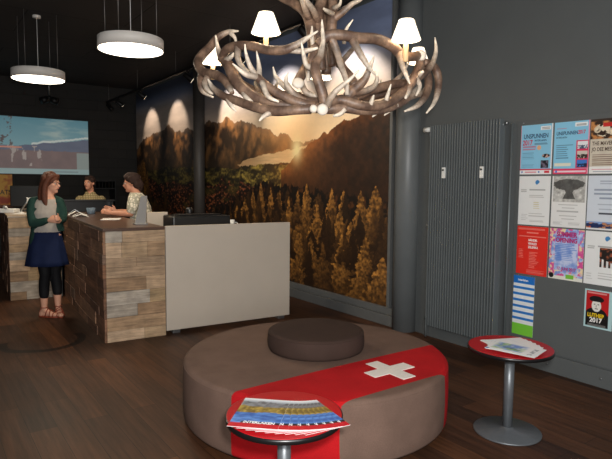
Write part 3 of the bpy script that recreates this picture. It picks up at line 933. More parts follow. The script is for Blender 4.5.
# white cross lying in the band
a4 = R(4)
dx, dn = Vector((math.cos(a4), math.sin(a4), 0)), Vector((-math.sin(a4), math.cos(a4), 0))
cc = Vector((OX, OY, 0)) + dx * .155 + dn * -.566
L_, w_ = .168, .050
poly = [(-L_, -w_), (-w_, -w_), (-w_, -L_), (w_, -L_), (w_, -w_), (L_, -w_), (L_, w_), (w_, w_), (w_, L_), (-w_, L_), (-w_, w_), (-L_, w_)]
mxr = Matrix((dx, dn, Vector((0, 0, 1)))).transposed()
M_CROSS = mat('white_cloth', hexc('#e8e2da'), rough=.85, var=.04, scale=60)
MB().prism(poly, .004, mxr, (cc.x, cc.y, OH + .0025)).build('cross', M_CROSS, ot)['label'] = 'white cross sewn on the red band'

st = empty('round_cushion', (2.028, 3.165, OH + .006), 'small dark brown round cushion on top of the big ottoman', 'cushion')
MB().lathe(cushion_profile(.334, OH + .007, .546, e=.028, lower=.022, dome=.004), (2.028, 3.165, 0), n=72).build('cushion_cover', M_STOOL, st)
ring = [(2.028 + .331 * math.cos(t), 3.165 + .331 * math.sin(t), .546 - .014) for t in np.linspace(0, 2 * math.pi, 72, endpoint=False)]
MB().tube(ring, .003, n=6, closed=True).build('seam', M_STOOL, st)

# ------------------------------------------------------------------ bistro tables
M_RED = mat('red_laminate', hexc('#b5141c'), rough=.42, var=.03, spec=.3, scale=4)
M_EDGE = mat('black_table_edge', hexc('#141415'), rough=.3, var=.05)
M_BASE = mat('grey_powder_coat', hexc('#6a6e72'), rough=.38, var=.05, metal=.4)
def bistro_table(x, y, label, zt=.55, r=.258):
    t = empty('bistro_table', (x, y, 0), label, 'table', 'red round bistro tables')
    MB().lathe([(r - .012, zt - .028), (r - .002, zt - .024), (r, zt - .012), (r - .001, zt - .003), (r - .004, zt - .002)], (x, y, 0), n=64).build('edge_band', M_EDGE, t)
    MB().lathe([(r - .006, zt - .010), (r - .006, zt - .0006), (r - .0065, zt), (r - .009, zt), (r - .03, zt), (0, zt)], (x, y, 0), n=64).build('table_top', M_RED, t)
    MB().lathe([(.07, zt - .05), (.09, zt - .029), (.02, zt - .029)], (x, y, 0), n=32).build('mounting_plate', M_BASE, t)
    MB().lathe([(.03, .012), (.03, zt - .03)], (x, y, 0), n=32).build('column', M_BASE, t)
    MB().lathe([(.205, 0), (.207, .006), (.203, .011), (.05, .018), (.034, .03), (.03, .034)], (x, y, 0), n=64).build('base_plate', M_BASE, t)
    return t
FT = (1.143, 2.034)
RT = (2.856, 2.196)
bistro_table(FT[0], FT[1], 'round red bistro table in the foreground holding mountain and lake magazines')
bistro_table(RT[0], RT[1], 'round red bistro table by the right wall holding white brochures')

# ------------------------------------------------------------------ printed matter on the tables
M_PRINT = mat('glossy_print', (1, 1, 1), rough=.5, var=.01, attr='Col')
M_PAPER = mat('white_paper', hexc('#e9e8e4'), rough=.6, var=.02)
M_INKW = mat('white_ink', hexc('#f2f2f0'), rough=.5, var=.01)
M_INKB = mat('black_ink', hexc('#18181a'), rough=.5, var=.01)
M_INKG = mat('grey_ink', hexc('#77777a'), rough=.5, var=.01)
M_INKR = mat('red_ink', hexc('#c81e3c'), rough=.5, var=.01)
M_INKY = mat('yellow_ink', hexc('#e6c21e'), rough=.5, var=.01)
M_INKN = mat('navy_ink', hexc('#1d3f66'), rough=.5, var=.01)
M_INKP = mat('magenta_ink', hexc('#b01f6e'), rough=.5, var=.01)
M_INKBR = mat('dark_brown_ink', hexc('#4a3426'), rough=.5, var=.01)

def mag_cover(X, Y):
    """mountain, autumn trees, blue lake, black strip, red foot"""
    W_, H_ = .21, .297
    t = Y / H_
    shp = X.shape
    f = lambda c: np.broadcast_to(C8(*c), shp + (3,))
    img = mix(f((236, 238, 240)), f((140, 148, 160)), np.clip((.97 - t) * 8, 0, 1))
    ridge = .88 + .12 * (fbm(X * 22, X * 0, 5) - .5)
    m = t < ridge
    img[m] = mix(f((146, 148, 152)), f((88, 88, 90)), np.clip((fbm(X * 60, Y * 60, 6) - .3) * 2.2, 0, 1))[m]
    m = t < .72 + .12 * (fbm(X * 18, X * 0, 9) - .5)
    img[m] = mix(f((112, 92, 40)), f((206, 176, 84)), np.clip((fbm(X * 80, Y * 60, 10) - .3) * 2, 0, 1))[m]
    m = t < .50 + .12 * (fbm(X * 14, X * 0, 12) - .5)
    img[m] = mix(f((44, 84, 160)), f((104, 154, 220)), np.clip((fbm(X * 30, Y * 90, 13) - .3) * 2 + .6 - (t) * 1.2, 0, 1))[m]
    img[(t < .20) & (X > .045)] = C8(30, 30, 34)
    img[(t < .125)] = C8(200, 24, 38)
    img[(t < .02)] = C8(214, 60, 66)
    return img

def bro_cover(X, Y):
    t, s = Y / .21, X / .297
    shp = X.shape
    f = lambda c: np.broadcast_to(C8(*c), shp + (3,))
    img = f((248, 249, 250)).copy()
    m = (t > .16) & (t < .92) & (s > .04) & (s < .72)
    n = fbm(X * 26, Y * 26, 3)
    pic = mix(f((150, 190, 120)), f((110, 150, 214)), np.clip((n - .42) * 6, 0, 1))
    pic = mix(pic, f((225, 232, 240)), np.clip((fbm(X * 60, Y * 60, 8) - .55) * 5, 0, 1))
    edge = np.clip(np.minimum(np.minimum(t - .16, .92 - t), np.minimum(s - .04, .72 - s)) * 8, 0, 1)
    img = np.where(m[..., None], mix(img, pic, edge), img)
    m = (np.abs(t - .48 + s * .12) < .025) & (s > .28) & (s < .62)
    img[m] = C8(60, 78, 130)
    m = (s > .80) & (s < .90) & (t > .15) & (t < .8) & (fbm(X * 90, Y * 120, 4, 1) > .5)
    img[m] = C8(150, 158, 168)
    img[(t < .12) & (s < .08)] = C8(40, 110, 180)
    return img

def leaf_base(name, c, ang, z, w=.21, h=.297, label=None, cat='magazine', group=None, fn=None, thick=.003, nx=36, ny=50):
    """a sheet or booklet whose lower-left corner is c; ang is the direction of its upright edge"""
    upd = Vector((math.cos(ang), math.sin(ang), 0))
    xd = Vector((math.cos(ang - math.pi / 2), math.sin(ang - math.pi / 2), 0))
    P = Vector((c[0], c[1], z))
    root = empty(name, P, label, cat, group)
    mx = Matrix((xd, upd, Vector((0, 0, 1)))).transposed()
    MB().box(P + xd * w / 2 + upd * h / 2 + Vector((0, 0, thick / 2)), (w, h, thick), mx).build('pages', M_PAPER, root)
    if fn:
        picture('cover', M_PRINT, root, P + Vector((0, 0, thick)) , xd, upd, w, h, nx, ny, fn, thick=.0005)
    return root, P + Vector((0, 0, thick + .0007)), xd, upd

# front table: a fan of nine lake magazines
N = 9
mag_words = ['topmost lake magazine, furthest left in the fan on the foreground table']
places = ['lowest lake magazine, at the right end of the fan on the foreground table',
          'second lake magazine from the right in the foreground fan', 'third lake magazine from the right in the foreground fan',
          'fourth lake magazine from the right in the foreground fan', 'middle lake magazine of the nine fanned on the foreground table',
          'fourth lake magazine from the left in the foreground fan', 'third lake magazine from the left in the foreground fan',
          'second lake magazine from the left in the foreground fan', 'topmost lake magazine, whole cover in view at the left of the foreground fan']
for i in range(N):
    k = 1 - i / (N - 1)          # 1 = right end, 0 = left end
    ang = R(50 + 36 * k)
    c = Vector((.858, 2.004)).lerp(Vector((1.110, 1.800)), k)
    bow = math.sin(math.pi * k) * -.022
    c = (c.x + bow * .6, c.y + bow * .8)
    root, Q, xd, upd = leaf_base('magazine', c, ang, .5503 + i * .0020, label=places[i], cat='magazine', group='lake magazines fanned on the front table', fn=mag_cover, thick=.0014)
    text_part('title', 'INTERLAKEN', .028, M_INKW, root, Q + xd * .055 + upd * .040, xd, upd, bold=.0008, sx=.82)

# right table: a fan of brochures
places = ['lowest white brochure, at the back left of the fan on the right table', 'second lowest white brochure in the right table fan',
          'third white brochure from the bottom of the right table fan', 'fourth white brochure from the bottom of the right table fan',
          'fifth white brochure from the bottom of the right table fan', 'second white brochure from the top of the right table fan',
          'topmost white brochure with a blue and green picture on the right table']
N = 7
for i in range(N):
    k = i / (N - 1)
    ang = R(72 - 55 * k)
    upd = Vector((math.cos(ang), math.sin(ang), 0)); xd = Vector((math.cos(ang - math.pi / 2), math.sin(ang - math.pi / 2), 0))
    pc = Vector((2.90, 2.235, 0)).lerp(Vector((2.787, 2.106, 0)), k)
    c = pc - upd * .105 - xd * .1485
    root, Q, xd, upd = leaf_base('brochure', (c.x, c.y), ang, .5503 + i * .0027, w=.297, h=.21, label=places[i], cat='brochure', group='white brochures fanned on the right table', fn=bro_cover, thick=.002)
# ------------------------------------------------------------------ radiator
M_RAD = mat('anthracite_radiator', hexc('#6a7072'), rough=.38, var=.05, scale=6, metal=.2)
M_LCD = mat('dark_display', hexc('#2b2f2c'), rough=.2, var=.02)
V0, V1, ZR0, ZR1 = 2.925, 3.735, .145, 2.135
rad = empty('column_radiator', Wp(4.20, (V0 + V1) / 2, ZR0), 'tall anthracite radiator of narrow vertical fins on the right wall', 'radiator')
NF = 27
for i in range(NF):
    v = V1 - (i + .5) * (V1 - V0) / NF
    mb = MB()
    rot = Matrix((WN, WD, Vector((0, 0, 1)))).transposed()
    mb.box(Wp(4.175, v, (ZR0 + ZR1) / 2), (.062, .0135, ZR1 - ZR0), rot)
    mb.build('fin', M_RAD, rad, bevel=.004)
MB().box(Wp(4.212, (V0 + V1) / 2, (ZR0 + ZR1) / 2 - .01), (.016, V1 - V0 - .01, ZR1 - ZR0 - .06), rot).build('back_plate', M_RAD, rad)
for z in (ZR0 + .05, ZR1 - .05):
    MB().tube([Wp(4.20, V0 + .005, z), Wp(4.20, V1 - .005, z)], .017, n=12).build('header_tube', M_RAD, rad)
for z in (ZR0 + .35, ZR1 - .35):
    for v in (V0 + .15, V1 - .15):
        MB().box(Wp(4.25, v, z), (.062, .03, .05), rot).build('wall_bracket', M_RAD, rad)
MB().tube([Wp(4.17, V1 + .01, ZR1 - .035), Wp(4.17, V1 + .085, ZR1 - .035)], [.022, .026], n=16).build('thermostat_knob', M_WHITE, rad)
pp = catmull([tuple(Wp(4.20, V1 + .055, ZR1 - .04)), tuple(Wp(4.225, V1 + .06, ZR1 - .12)), tuple(Wp(4.235, V1 + .065, ZR1 - .3)), tuple(Wp(4.235, V1 + .065, 1.0)), tuple(Wp(4.235, V1 + .065, .02))])
MB().tube(pp, .009, n=8).build('supply_pipe', M_RAD, rad)
MB().tube([Wp(4.20, V1 - .01, ZR0 + .05), Wp(4.20, V1 + .04, ZR0 + .05)], .013, n=12).build('return_valve', M_STEEL, rad)
MB().tube([Wp(4.20, V1 + .03, ZR0 + .05), Wp(4.20, V1 + .03, .01)], .009, n=8).build('return_pipe', M_RAD, rad)
MB().box(Wp(4.235, V1 + .065, 1.15), (.03, .03, .02), rot).build('pipe_clip', M_STEEL, rad)
MB().tube([Wp(4.20, V0 - .005, ZR1 - .04), Wp(4.20, V0 - .03, ZR1 - .04)], [.014, .012], n=12).build('bleed_valve', M_STEEL, rad)
MB().tube([Wp(4.235, V0 - .05, ZR1 - .04), Wp(4.235, V0 - .05, .16)], .010, n=8).build('side_pipe', M_RAD, rad)
for v in (3.533, 3.099):
    hm = MB().box(Wp(4.135, v, 1.672), (.022, .036, .105), rot).build('heat_meter', M_WHITE, rad, bevel=.004)
    MB().box(Wp(4.1235, v, 1.698), (.003, .022, .016), rot).build('display', M_LCD, hm)

# ------------------------------------------------------------------ posters on the right wall
UP = U_WALL - .0106
EXW = -WD          # to the right as seen from the room
EZ = Vector((0, 0, 1))
def poster_root(v_left, z0, w, h, label, group=None, tilt=0):
    P = Wp(UP, v_left, z0)
    return empty('poster', P, label, 'poster', group), P

def fcol(shp):
    return lambda c: np.broadcast_to(C8(*c), shp + (3,))

def rect(img, X, Y, x0, x1, y0, y1, c):
    img[(X >= x0) & (X <= x1) & (Y >= y0) & (Y <= y1)] = C8(*c)

def lines(img, X, Y, x0, x1, y0, y1, n, c, seed=1, fill=.55, ragged=.25):
    """rows of fine print too small to read"""
    rng = random.Random(seed)
    dy = (y1 - y0) / n
    for i in range(n):
        e = x1 - rng.uniform(0, ragged) * (x1 - x0)
        m = (X >= x0) & (X <= e) & (Y >= y0 + i * dy) & (Y <= y0 + i * dy + dy * fill)
        img[m] = img[m] * .45 + C8(*c) * .55

PW, PH = .287, .415
VL = (2.806, 2.504, 2.208)
ZB = (1.652, 1.222, .795)

def p_unsp1(X, Y):
    img = fcol(X.shape)((134, 196, 226)).copy()
    rect(img, X, Y, 0, .004, 0, PH, (240, 160, 176)); rect(img, X, Y, PW - .01, PW, 0, PH, (236, 236, 238))
    rect(img, X, Y, 0, PW, 0, .042, (236, 236, 238)); rect(img, X, Y, 0, PW, .034, .046, (206, 40, 66))
    rect(img, X, Y, .18, .27, .365, .398, (238, 240, 240))
    lines(img, X, Y, .19, .262, .372, .392, 2, (40, 40, 50), 2, .6, 0)
    lines(img, X, Y, .128, .255, .246, .266, 2, (40, 60, 90), 3)
    lines(img, X, Y, .02, .145, .205, .245, 2, (214, 66, 90), 4, .6)
    lines(img, X, Y, .02, .15, .13, .19, 5, (60, 100, 140), 5, .3)
    lines(img, X, Y, .02, .15, .06, .09, 3, (60, 100, 140), 6, .3)
    m = ((X - .235) / .036) ** 2 + ((Y - .152) / .016) ** 2 < 1
    img[m] = mix(fcol(X.shape)((20, 24, 34)), fcol(X.shape)((200, 160, 150)), (fbm(X * 90, Y * 90, 4) > .56).astype(float))[m]
    m = (X > .19) & (X < .26) & (Y > .052) & (Y < .115)
    img[m] = mix(fcol(X.shape)((16, 20, 32)), fcol(X.shape)((110, 100, 120)), (fbm(X * 80, Y * 80, 7) > .55).astype(float))[m]
    m = ((X - .17) / .018) ** 2 + ((Y - .222) / .02) ** 2 < 1
    img[m] = C8(226, 170, 130)
    for x in (.015, .17): rect(img, X, Y, x, x + .012, .012, .026, (60, 110, 190))
    lines(img, X, Y, .05, .16, .012, .026, 1, (210, 70, 90), 8, .8)
    rect(img, X, Y, .225, .27, .010, .030, (214, 50, 70))
    return img

def p_unsp2(X, Y):
    img = fcol(X.shape)((134, 198, 228)).copy()
    rect(img, X, Y, 0, PW, 0, .042, (222, 60, 100)); rect(img, X, Y, PW - .008, PW, 0, PH, (234, 150, 176))
    rect(img, X, Y, .01, .27, .012, .027, (240, 210, 222)); rect(img, X, Y, .02, .036, .010, .028, (80, 120, 200))
    rect(img, X, Y, .17, .27, .372, .402, (238, 240, 240)); lines(img, X, Y, .18, .26, .378, .396, 2, (60, 60, 70), 3, .5, 0)
    rect(img, X, Y, .185, .283, .046, .262, (214, 50, 92))
    for i, y in enumerate((.196, .122, .052)):
        m = (X > .195) & (X < .278) & (Y > y) & (Y < y + .058)
        s = np.clip((Y - y) / .058, 0, 1)
        a = [(230, 232, 236), (210, 200, 190), (60, 120, 200)][i]
        c = np.where(((s < .5 + .25 * (fbm(X * 60, X * 0, i + 3) - .5)) & (fbm(X * 120, Y * 120, i) > .42))[..., None], fcol(X.shape)([(60, 80, 110), (50, 44, 40), (24, 40, 70)][i]), fcol(X.shape)(a))
        img[m] = c[m]
    lines(img, X, Y, .02, .16, .125, .245, 7, (30, 54, 90), 5, .35, .4)
    lines(img, X, Y, .02, .12, .360, .372, 1, (210, 80, 110), 6, .6)
    m = (X > .01) & (X < .15) & (Y > .062) & (Y < .088)
    img[m] = C8(226, 224, 206)
    return img

def p_mav(X, Y):
    img = mix(fcol(X.shape)((196, 186, 168)), fcol(X.shape)((214, 206, 190)), fbm(X * 20, Y * 20, 2)).copy()
    m = Y > .262
    n = fbm(X * 26, Y * 26, 5)
    pic = mix(fcol(X.shape)((44, 26, 18)), fcol(X.shape)((196, 132, 74)), np.clip((n - .42) * 5, 0, 1))
    img[m] = pic[m]
    m = (((X - .10) / .07) ** 2 + ((Y - .33) / .05) ** 2 < 1) & (n > .45)
    img[m] = C8(226, 214, 190)
    rect(img, X, Y, .0, PW, .396, PH, (52, 36, 28))
    rect(img, X, Y, .09, .20, .352, .384, (196, 36, 34))
    for (cx_, cy_) in ((.05, .335), (.16, .315), (.235, .335)):
        d = np.sqrt((X - cx_) ** 2 + (Y - cy_) ** 2)
        img[(d < .026) & (d > .014)] = C8(212, 196, 170)
    rect(img, X, Y, 0, PW, 0, .055, (232, 232, 230))
    lines(img, X, Y, .02, .27, .028, .038, 1, (200, 60, 90), 7, .8)
    lines(img, X, Y, .03, .25, .012, .022, 1, (70, 80, 120), 8, .5, 0)
    lines(img, X, Y, .02, .26, .062, .155, 6, (90, 60, 46), 9, .5, .3)
    return img

def p_white(seed, logo=(60, 130, 190), photo=None):
    def f(X, Y):
        img = fcol(X.shape)((228, 230, 230)).copy()
        rect(img, X, Y, .088, .0895, 0, PH, (208, 206, 200))
        m = (((X - .17) / .02) ** 2 + ((Y - .362) / .02) ** 2 < 1) & (Y > .345 + (X - .17) * .9)
        img[m] = C8(*logo)
        lines(img, X, Y, .02, .08, .28, .31, 2, (130, 130, 130), seed, .5)
        lines(img, X, Y, .10, .25, .295, .315, 1, (110, 110, 112), seed + 1, .55, .1)
        if photo is None:
            lines(img, X, Y, .10, .25, .235, .262, 2, (140, 140, 140), seed + 2, .4)
            lines(img, X, Y, .14, .20, .14, .205, 4, (190, 178, 120), seed + 3, .4)
            lines(img, X, Y, .10, .25, .075, .115, 2, (150, 150, 150), seed + 4, .4)
            lines(img, X, Y, .03, .09, .04, .10, 4, (170, 170, 170), seed + 5, .4)
            lines(img, X, Y, .11, .25, .03, .05, 2, (150, 150, 150), seed + 6, .4)
        else:
            m = (X > .115) & (X < .28) & (Y > .14) & (Y < .29)
            n = fbm(X * 40, Y * 60, 3)
            img[m] = mix(fcol(X.shape)((30, 22, 20)), fcol(X.shape)((170, 90, 60)), np.clip((n - .5) * 5, 0, 1))[m]
            m2 = m & (Y < .21 - (X - .12) * .35) & ((X * 60).astype(int) % 2 == 0)
            img[m2] = C8(220, 220, 220)
            lines(img, X, Y, .11, .26, .05, .11, 3, (150, 150, 150), seed + 6, .35)
            lines(img, X, Y, .02, .07, .04, .10, 3, (180, 180, 180), seed + 6, .35)
        return img
    return f

def p_tree(X, Y):
    img = fcol(X.shape)((226, 227, 226)).copy()
    m = (Y > .205) & (X > .012) & (X < .275)
    n = fbm(X * 50, Y * 50, 4)
    crown = (((X - .14) / .13) ** 2 + ((Y - .345) / .045) ** 2 < 1 + (n - .5)) | ((np.abs(X - .145) < .028 + .5 * np.abs(Y - .28)) & (Y > .23) & (Y < .34))
    g = .45 + .4 * n
    g = np.where(crown, g * .5, g * 1.1)
    img[m] = np.stack([g, g, g * .98], -1)[m]
    for i, (a, b, c) in enumerate(((.18, .19, .06), (.155, .165, .09), (.125, .14, .05), (.09, .10, .07), (.065, .075, .09))):
        lines(img, X, Y, c, PW - c, a, b, 1, (130, 130, 130), i, .6, .05)
    lines(img, X, Y, .02, .10, .02, .05, 3, (150, 150, 150), 8, .4); lines(img, X, Y, .15, .25, .02, .05, 3, (150, 150, 150), 9, .4)
    return img

def p_blueish(X, Y):
    img = fcol(X.shape)((206, 214, 224)).copy()
    lines(img, X, Y, .09, .21, .35, .385, 2, (130, 140, 160), 2, .5, .1)
    for y in (.30, .268, .236):
        lines(img, X, Y, .05 + (y < .25) * .04, .24 - (y < .25) * .04, y, y + .02, 1, (92, 106, 130), int(y * 100), .7, .02)
    lines(img, X, Y, .08, .21, .19, .205, 1, (140, 150, 165), 4, .6, .1)
    lines(img, X, Y, .09, .20, .155, .17, 1, (140, 150, 165), 5, .6, .1)
    rect(img, X, Y, .09, .20, .118, .132, (70, 74, 84))
    m = (Y < .062) & (Y > .012)
    n = fbm(X * 30, Y * 60, 6)
    p = np.where((Y < .05 + (n - .5) * .03)[..., None], mix(fcol(X.shape)((20, 44, 90)), fcol(X.shape)((190, 130, 90)), (n > .58).astype(float)), fcol(X.shape)((130, 160, 206)))
    img[m] = p[m]
    rect(img, X, Y, 0, PW, 0, .012, (226, 226, 226)); rect(img, X, Y, .02, .035, .012, .026, (210, 90, 60))
    return img

def p_red(X, Y):
    img = fcol(X.shape)((222, 42, 30)).copy()
    lines(img, X, Y, .01, .27, .385, .405, 2, (250, 190, 180), 2, .5, .05)
    lines(img, X, Y, .09, .20, .355, .37, 1, (250, 200, 190), 3, .7, .05)
    lines(img, X, Y, .02, .27, .325, .338, 1, (250, 190, 180), 4, .5, .02)
    lines(img, X, Y, .02, .09, .14, .225, 6, (250, 180, 170), 5, .35, .5)
    lines(img, X, Y, .12, .21, .06, .205, 11, (250, 190, 180), 6, .4, .5)
    lines(img, X, Y, .10, .27, .012, .05, 4, (250, 180, 170), 7, .4, .3)
    return img

def p_summer(X, Y):
    n = fbm(X * 24, Y * 24, 3)
    img = mix(fcol(X.shape)((120, 150, 214)), fcol(X.shape)((196, 206, 236)), np.clip((n - .4) * 4, 0, 1)).copy()
    e = np.minimum(np.minimum(X, PW - X) * 1.0, np.minimum(Y - .03, PH - Y))
    fl = (fbm(X * 34, Y * 34, 9) > .45) & (e < .045)
    k = fbm(X * 50, Y * 50, 12)
    fcl = mix(fcol(X.shape)((214, 80, 150)), fcol(X.shape)((236, 214, 170)), np.clip((k - .45) * 8, 0, 1))
    img[fl] = fcl[fl]
    lines(img, X, Y, .05, .235, .16, .30, 10, (60, 110, 200), 5, .5, .25)
    rect(img, X, Y, 0, PW, 0, .028, (226, 226, 216))
    d = np.sqrt((X - .025) ** 2 + (Y - .028) ** 2)
    img[d < .022] = C8(20, 20, 24)
    rect(img, X, Y, .15, .215, .012, .045, (120, 190, 60))
    return img

def p_leaflet(X, Y):
    img = fcol(X.shape)((226, 230, 232)).copy()
    H_ = .52
    for i in range(7):
        y1 = H_ - .062 - i * .054
        if i:
            m = (Y < y1 + .022) & (Y > y1)
            img[m] = C8(36, 118, 200)
    img[Y > H_ - .068] = C8(24, 110, 196)
    img[Y < .10] = C8(118, 200, 60)
    return img

def p_luther(X, Y):
    W_, H_ = .215, .30
    img = fcol(X.shape)((176, 210, 214)).copy()
    inn = (X > .012) & (X < W_ - .028) & (Y > .014) & (Y < H_ - .012)
    img[inn] = C8(186, 22, 28)
    cx_, cy_ = .093, .185
    # a plain face under a flat dark cap, dark gown
    gown = (((X - cx_) / .085) ** 2 + ((Y - .10) / .062) ** 2 < 1) & inn
    img[gown] = C8(16, 16, 18)
    face = ((X - cx_) / .036) ** 2 + ((Y - (cy_ - .008)) / .048) ** 2 < 1
    img[face] = C8(226, 224, 216)
    for s in (-1, 1):
        img[((X - cx_ - s * .014) / .007) ** 2 + ((Y - cy_ - .002) / .003) ** 2 < 1] = C8(24, 24, 24)
    img[(np.abs(X - cx_) < .012) & (np.abs(Y - cy_ + .032) < .0022)] = C8(40, 36, 36)
    img[(np.abs(X - cx_ + .002) < .0022) & (np.abs(Y - cy_ + .012) < .010)] = C8(110, 100, 96)
    cap = (((X - cx_) / .056) ** 2 + ((Y - (cy_ + .042)) / .026) ** 2 < 1) & (Y > cy_ + .024)
    img[cap] = C8(16, 16, 18)
    img[inn & (Y < .112)] = C8(16, 16, 18)
    lines(img, X, Y, .02, .17, H_ - .032, H_ - .016, 1, (250, 230, 220), 3, .8, .05)
    lines(img, X, Y, .03, .17, .018, .036, 2, (226, 226, 220), 4, .5, .05)
    return img

def make_poster(v, z, w, h, fn, label, texts=(), nx=110, ny=150):
    root, P = poster_root(v, z, w, h, label)
    rot = Matrix((EXW, EZ, EXW.cross(EZ))).transposed()
    MB().box(P + EXW * w / 2 + EZ * h / 2 + EXW.cross(EZ) * .0008, (w, h, .0014), rot).build('sheet', M_PAPER, root)
    nzv = EXW.cross(EZ)
    picture('print', M_PRINT, root, P + nzv * .0016, EXW, EZ, w, h, nx, ny, fn, thick=.0004)
    for nm, s, size, m, x, y, al, sx, bd in texts:
        text_part(nm, s, size, m, root, P + nzv * .0026 + EXW * x + EZ * y, EXW, EZ, align=al, sx=sx, bold=bd, depth=.0006)
    return root

make_poster(VL[0], ZB[0], PW, PH, p_unsp1, 'light blue event poster with two dark photos, upper left corner of the notices',
            [('title', 'UNSPUNNEN', .052, M_INKN, .026, .302, 'LEFT', .72, .0010), ('year', '2017', .060, M_INKR, .018, .247, 'LEFT', .76, .0016), ('place_name', 'INTERLAKEN', .022, M_INKN, .128, .274, 'LEFT', .84, .0003)])
make_poster(VL[1], ZB[0], PW, PH, p_unsp2, 'light blue event poster with a pink strip of three photos down its right side',
            [('title', 'UNSPUNNEN', .040, M_INKN, .018, .312, 'LEFT', .74, .0008), ('year', '2017', .040, M_INKR, .196, .314, 'LEFT', .74, .0012), ('place_name', 'INTERLAKEN', .018, M_INKN, .018, .286, 'LEFT', .85, .0003)])
make_poster(VL[2], ZB[0], PW, PH, p_mav, 'tan concert poster with a brown photo across its top, at the top right edge',
            [('title', 'THE MAVERICKS', .042, M_INKBR, .014, .216, 'LEFT', .72, .0008), ('second_title', 'JO DEE MESSINA', .040, M_INKBR, .014, .172, 'LEFT', .72, .0008)])
make_poster(VL[0], ZB[1], PW, PH, p_white(10), 'plain white notice with a small blue logo, above the red poster')
make_poster(VL[1], ZB[1], PW, PH, p_tree, 'white notice with a grey engraving of a spreading tree across its upper half')
make_poster(VL[2], ZB[1], PW, PH, p_blueish, 'pale blue grey notice with a strip of a mountain photo along its foot')
make_poster(VL[0], ZB[2], PW, PH, p_red, 'bright red concert poster with white lettering',
            [('title', 'HÄNDEL', .027, M_INKW, .108, .288, 'LEFT', .8, .0008), ('second_title', 'VIVALDI', .027, M_INKW, .108, .258, 'LEFT', .8, .0008), ('third_title', 'ZELENKA', .027, M_INKW, .108, .228, 'LEFT', .8, .0008)])
make_poster(VL[1], ZB[2], PW, PH, p_summer, 'blue and pink flowered poster beside the red poster',
            [('title', 'SUMMER', .054, M_INKP, .143, .352, 'CENTER', .82, .0025), ('second_title', 'OPENING', .050, M_INKP, .143, .306, 'CENTER', .82, .0025), ('date_line', '17. JUNI 2017', .034, M_INKP, .150, .078, 'CENTER', .82, .0012)])
make_poster(VL[2], ZB[2], PW, PH, p_white(30, photo=1), 'white notice with a dark photo of a keyboard, above the small portrait poster')
make_poster(2.822, .255, .200, .52, p_leaflet, 'tall narrow blue and white striped leaflet with a green foot, under the red poster',
            [('title', 'Interlaken', .026, M_INKW, .045, .476, 'LEFT', .9, .0006)], nx=40, ny=260)
lr = make_poster(2.190, .455, .215, .30, p_luther, 'small red and black portrait poster of a man in a dark cap',
            [('title', 'LUTHER', .042, M_INKY, .092, .086, 'CENTER', .86, .0016), ('year', '2017', .050, M_INKW, .092, .046, 'CENTER', .95, .0016)])
# four screws in the baseboard and the notice surface
for v, z, zl in ((2.47, .075, 'below the striped leaflet'), (2.03, .075, 'at the right edge'), ):
    s = MB().tube([Wp(U_WALL - .0215, v, z), Wp(U_WALL - .026, v, z)], .008, n=12).build('screw', M_STEEL)
    tag(s, 'small steel screw in the grey baseboard ' + zl, 'screw')
s = MB().tube([Wp(U_WALL - .0095, 2.79, 2.088), Wp(U_WALL - .014, 2.79, 2.088)], .006, n=12).build('screw', M_STEEL)
tag(s, 'small steel screw above the upper left corner of the top left poster', 'screw')

# ------------------------------------------------------------------ projection screen
M_SCREEN = mat('projected_image', (1, 1, 1), rough=.7, var=.0, attr='Col', emit=1, estr=.36)
SU0, SU1, SZ0, SZ1 = 1.10, 3.18, 1.72, 2.895
def p_screen(X, Y):
    W_, H_ = SU1 - SU0, SZ1 - SZ0
    s, t = X / W_, Y / H_
    f = fcol(X.shape)
    sky = mix(f((130, 168, 176)), f((100, 146, 160)), np.clip((t - .55) * 2, 0, 1))
    c = fbm(X * 2.2, Y * 7, 3)
    img = mix(sky, f((172, 190, 186)), np.clip((c - .52) * 4, 0, 1) * np.clip((s - .35) * 3, 0, 1)).copy()
    hill = .50 + .18 * np.clip((s - .35) * 1.3, 0, 1) + .05 * (fbm(X * 5, X * 0, 4) - .5)
    m = t < hill
    img[m] = mix(f((116, 122, 138)), f((102, 108, 126)), fbm(X * 6, Y * 12, 6))[m]
    snow = (np.abs(t - hill - .02 - .03 * (s - .5)) < .018) & (s > .45)
    img[snow] = C8(206, 214, 208)
    m = t < .42 + .03 * (fbm(X * 9, X * 0, 8) - .5)
    img[m] = mix(f((142, 122, 118)), f((120, 106, 106)), fbm(X * 5, Y * 5, 10))[m]
    m = (s < .55) & (t < .50) & (t > .14) & (fbm(X * 14, Y * 5, 12) > .58)
    img[m] = C8(176, 166, 160)
    m = (s < .36) & (np.abs(t - .47) < .012); img[m] = C8(206, 150, 130)
    m = (s < .28) & (t > .5) & (fbm(X * 18, Y * 18, 14) > .64); img[m] = C8(104, 96, 96)
    m = (s > .88) & (t > .10) & (t < .40); img[m] = C8(150, 160, 156)
    m = (t < .10); img[m] = C8(156, 178, 178)
    lines(img, X, Y, 1.25, 1.85, .04, .075, 1, (120, 136, 140), 3, .9, 0)
    return img
root = empty('projection_screen', Wp((SU0 + SU1) / 2, V_BACK - .03, SZ0), 'wide projection screen showing a pale mountain view on the black back wall', 'screen')
scn = picture('projected_picture', M_SCREEN, root, Wp(SU0, V_BACK - .03, SZ0), WN, EZ, SU1 - SU0, SZ1 - SZ0, 180, 110, p_screen, thick=.004)
rotW = Matrix((WN, WD, EZ)).transposed()
MB().box(Wp((SU0 + SU1) / 2, V_BACK - .014, (SZ0 + SZ1) / 2), (SU1 - SU0 + .02, .024, SZ1 - SZ0 + .02), rotW).build('screen_frame', M_BLACK, root)

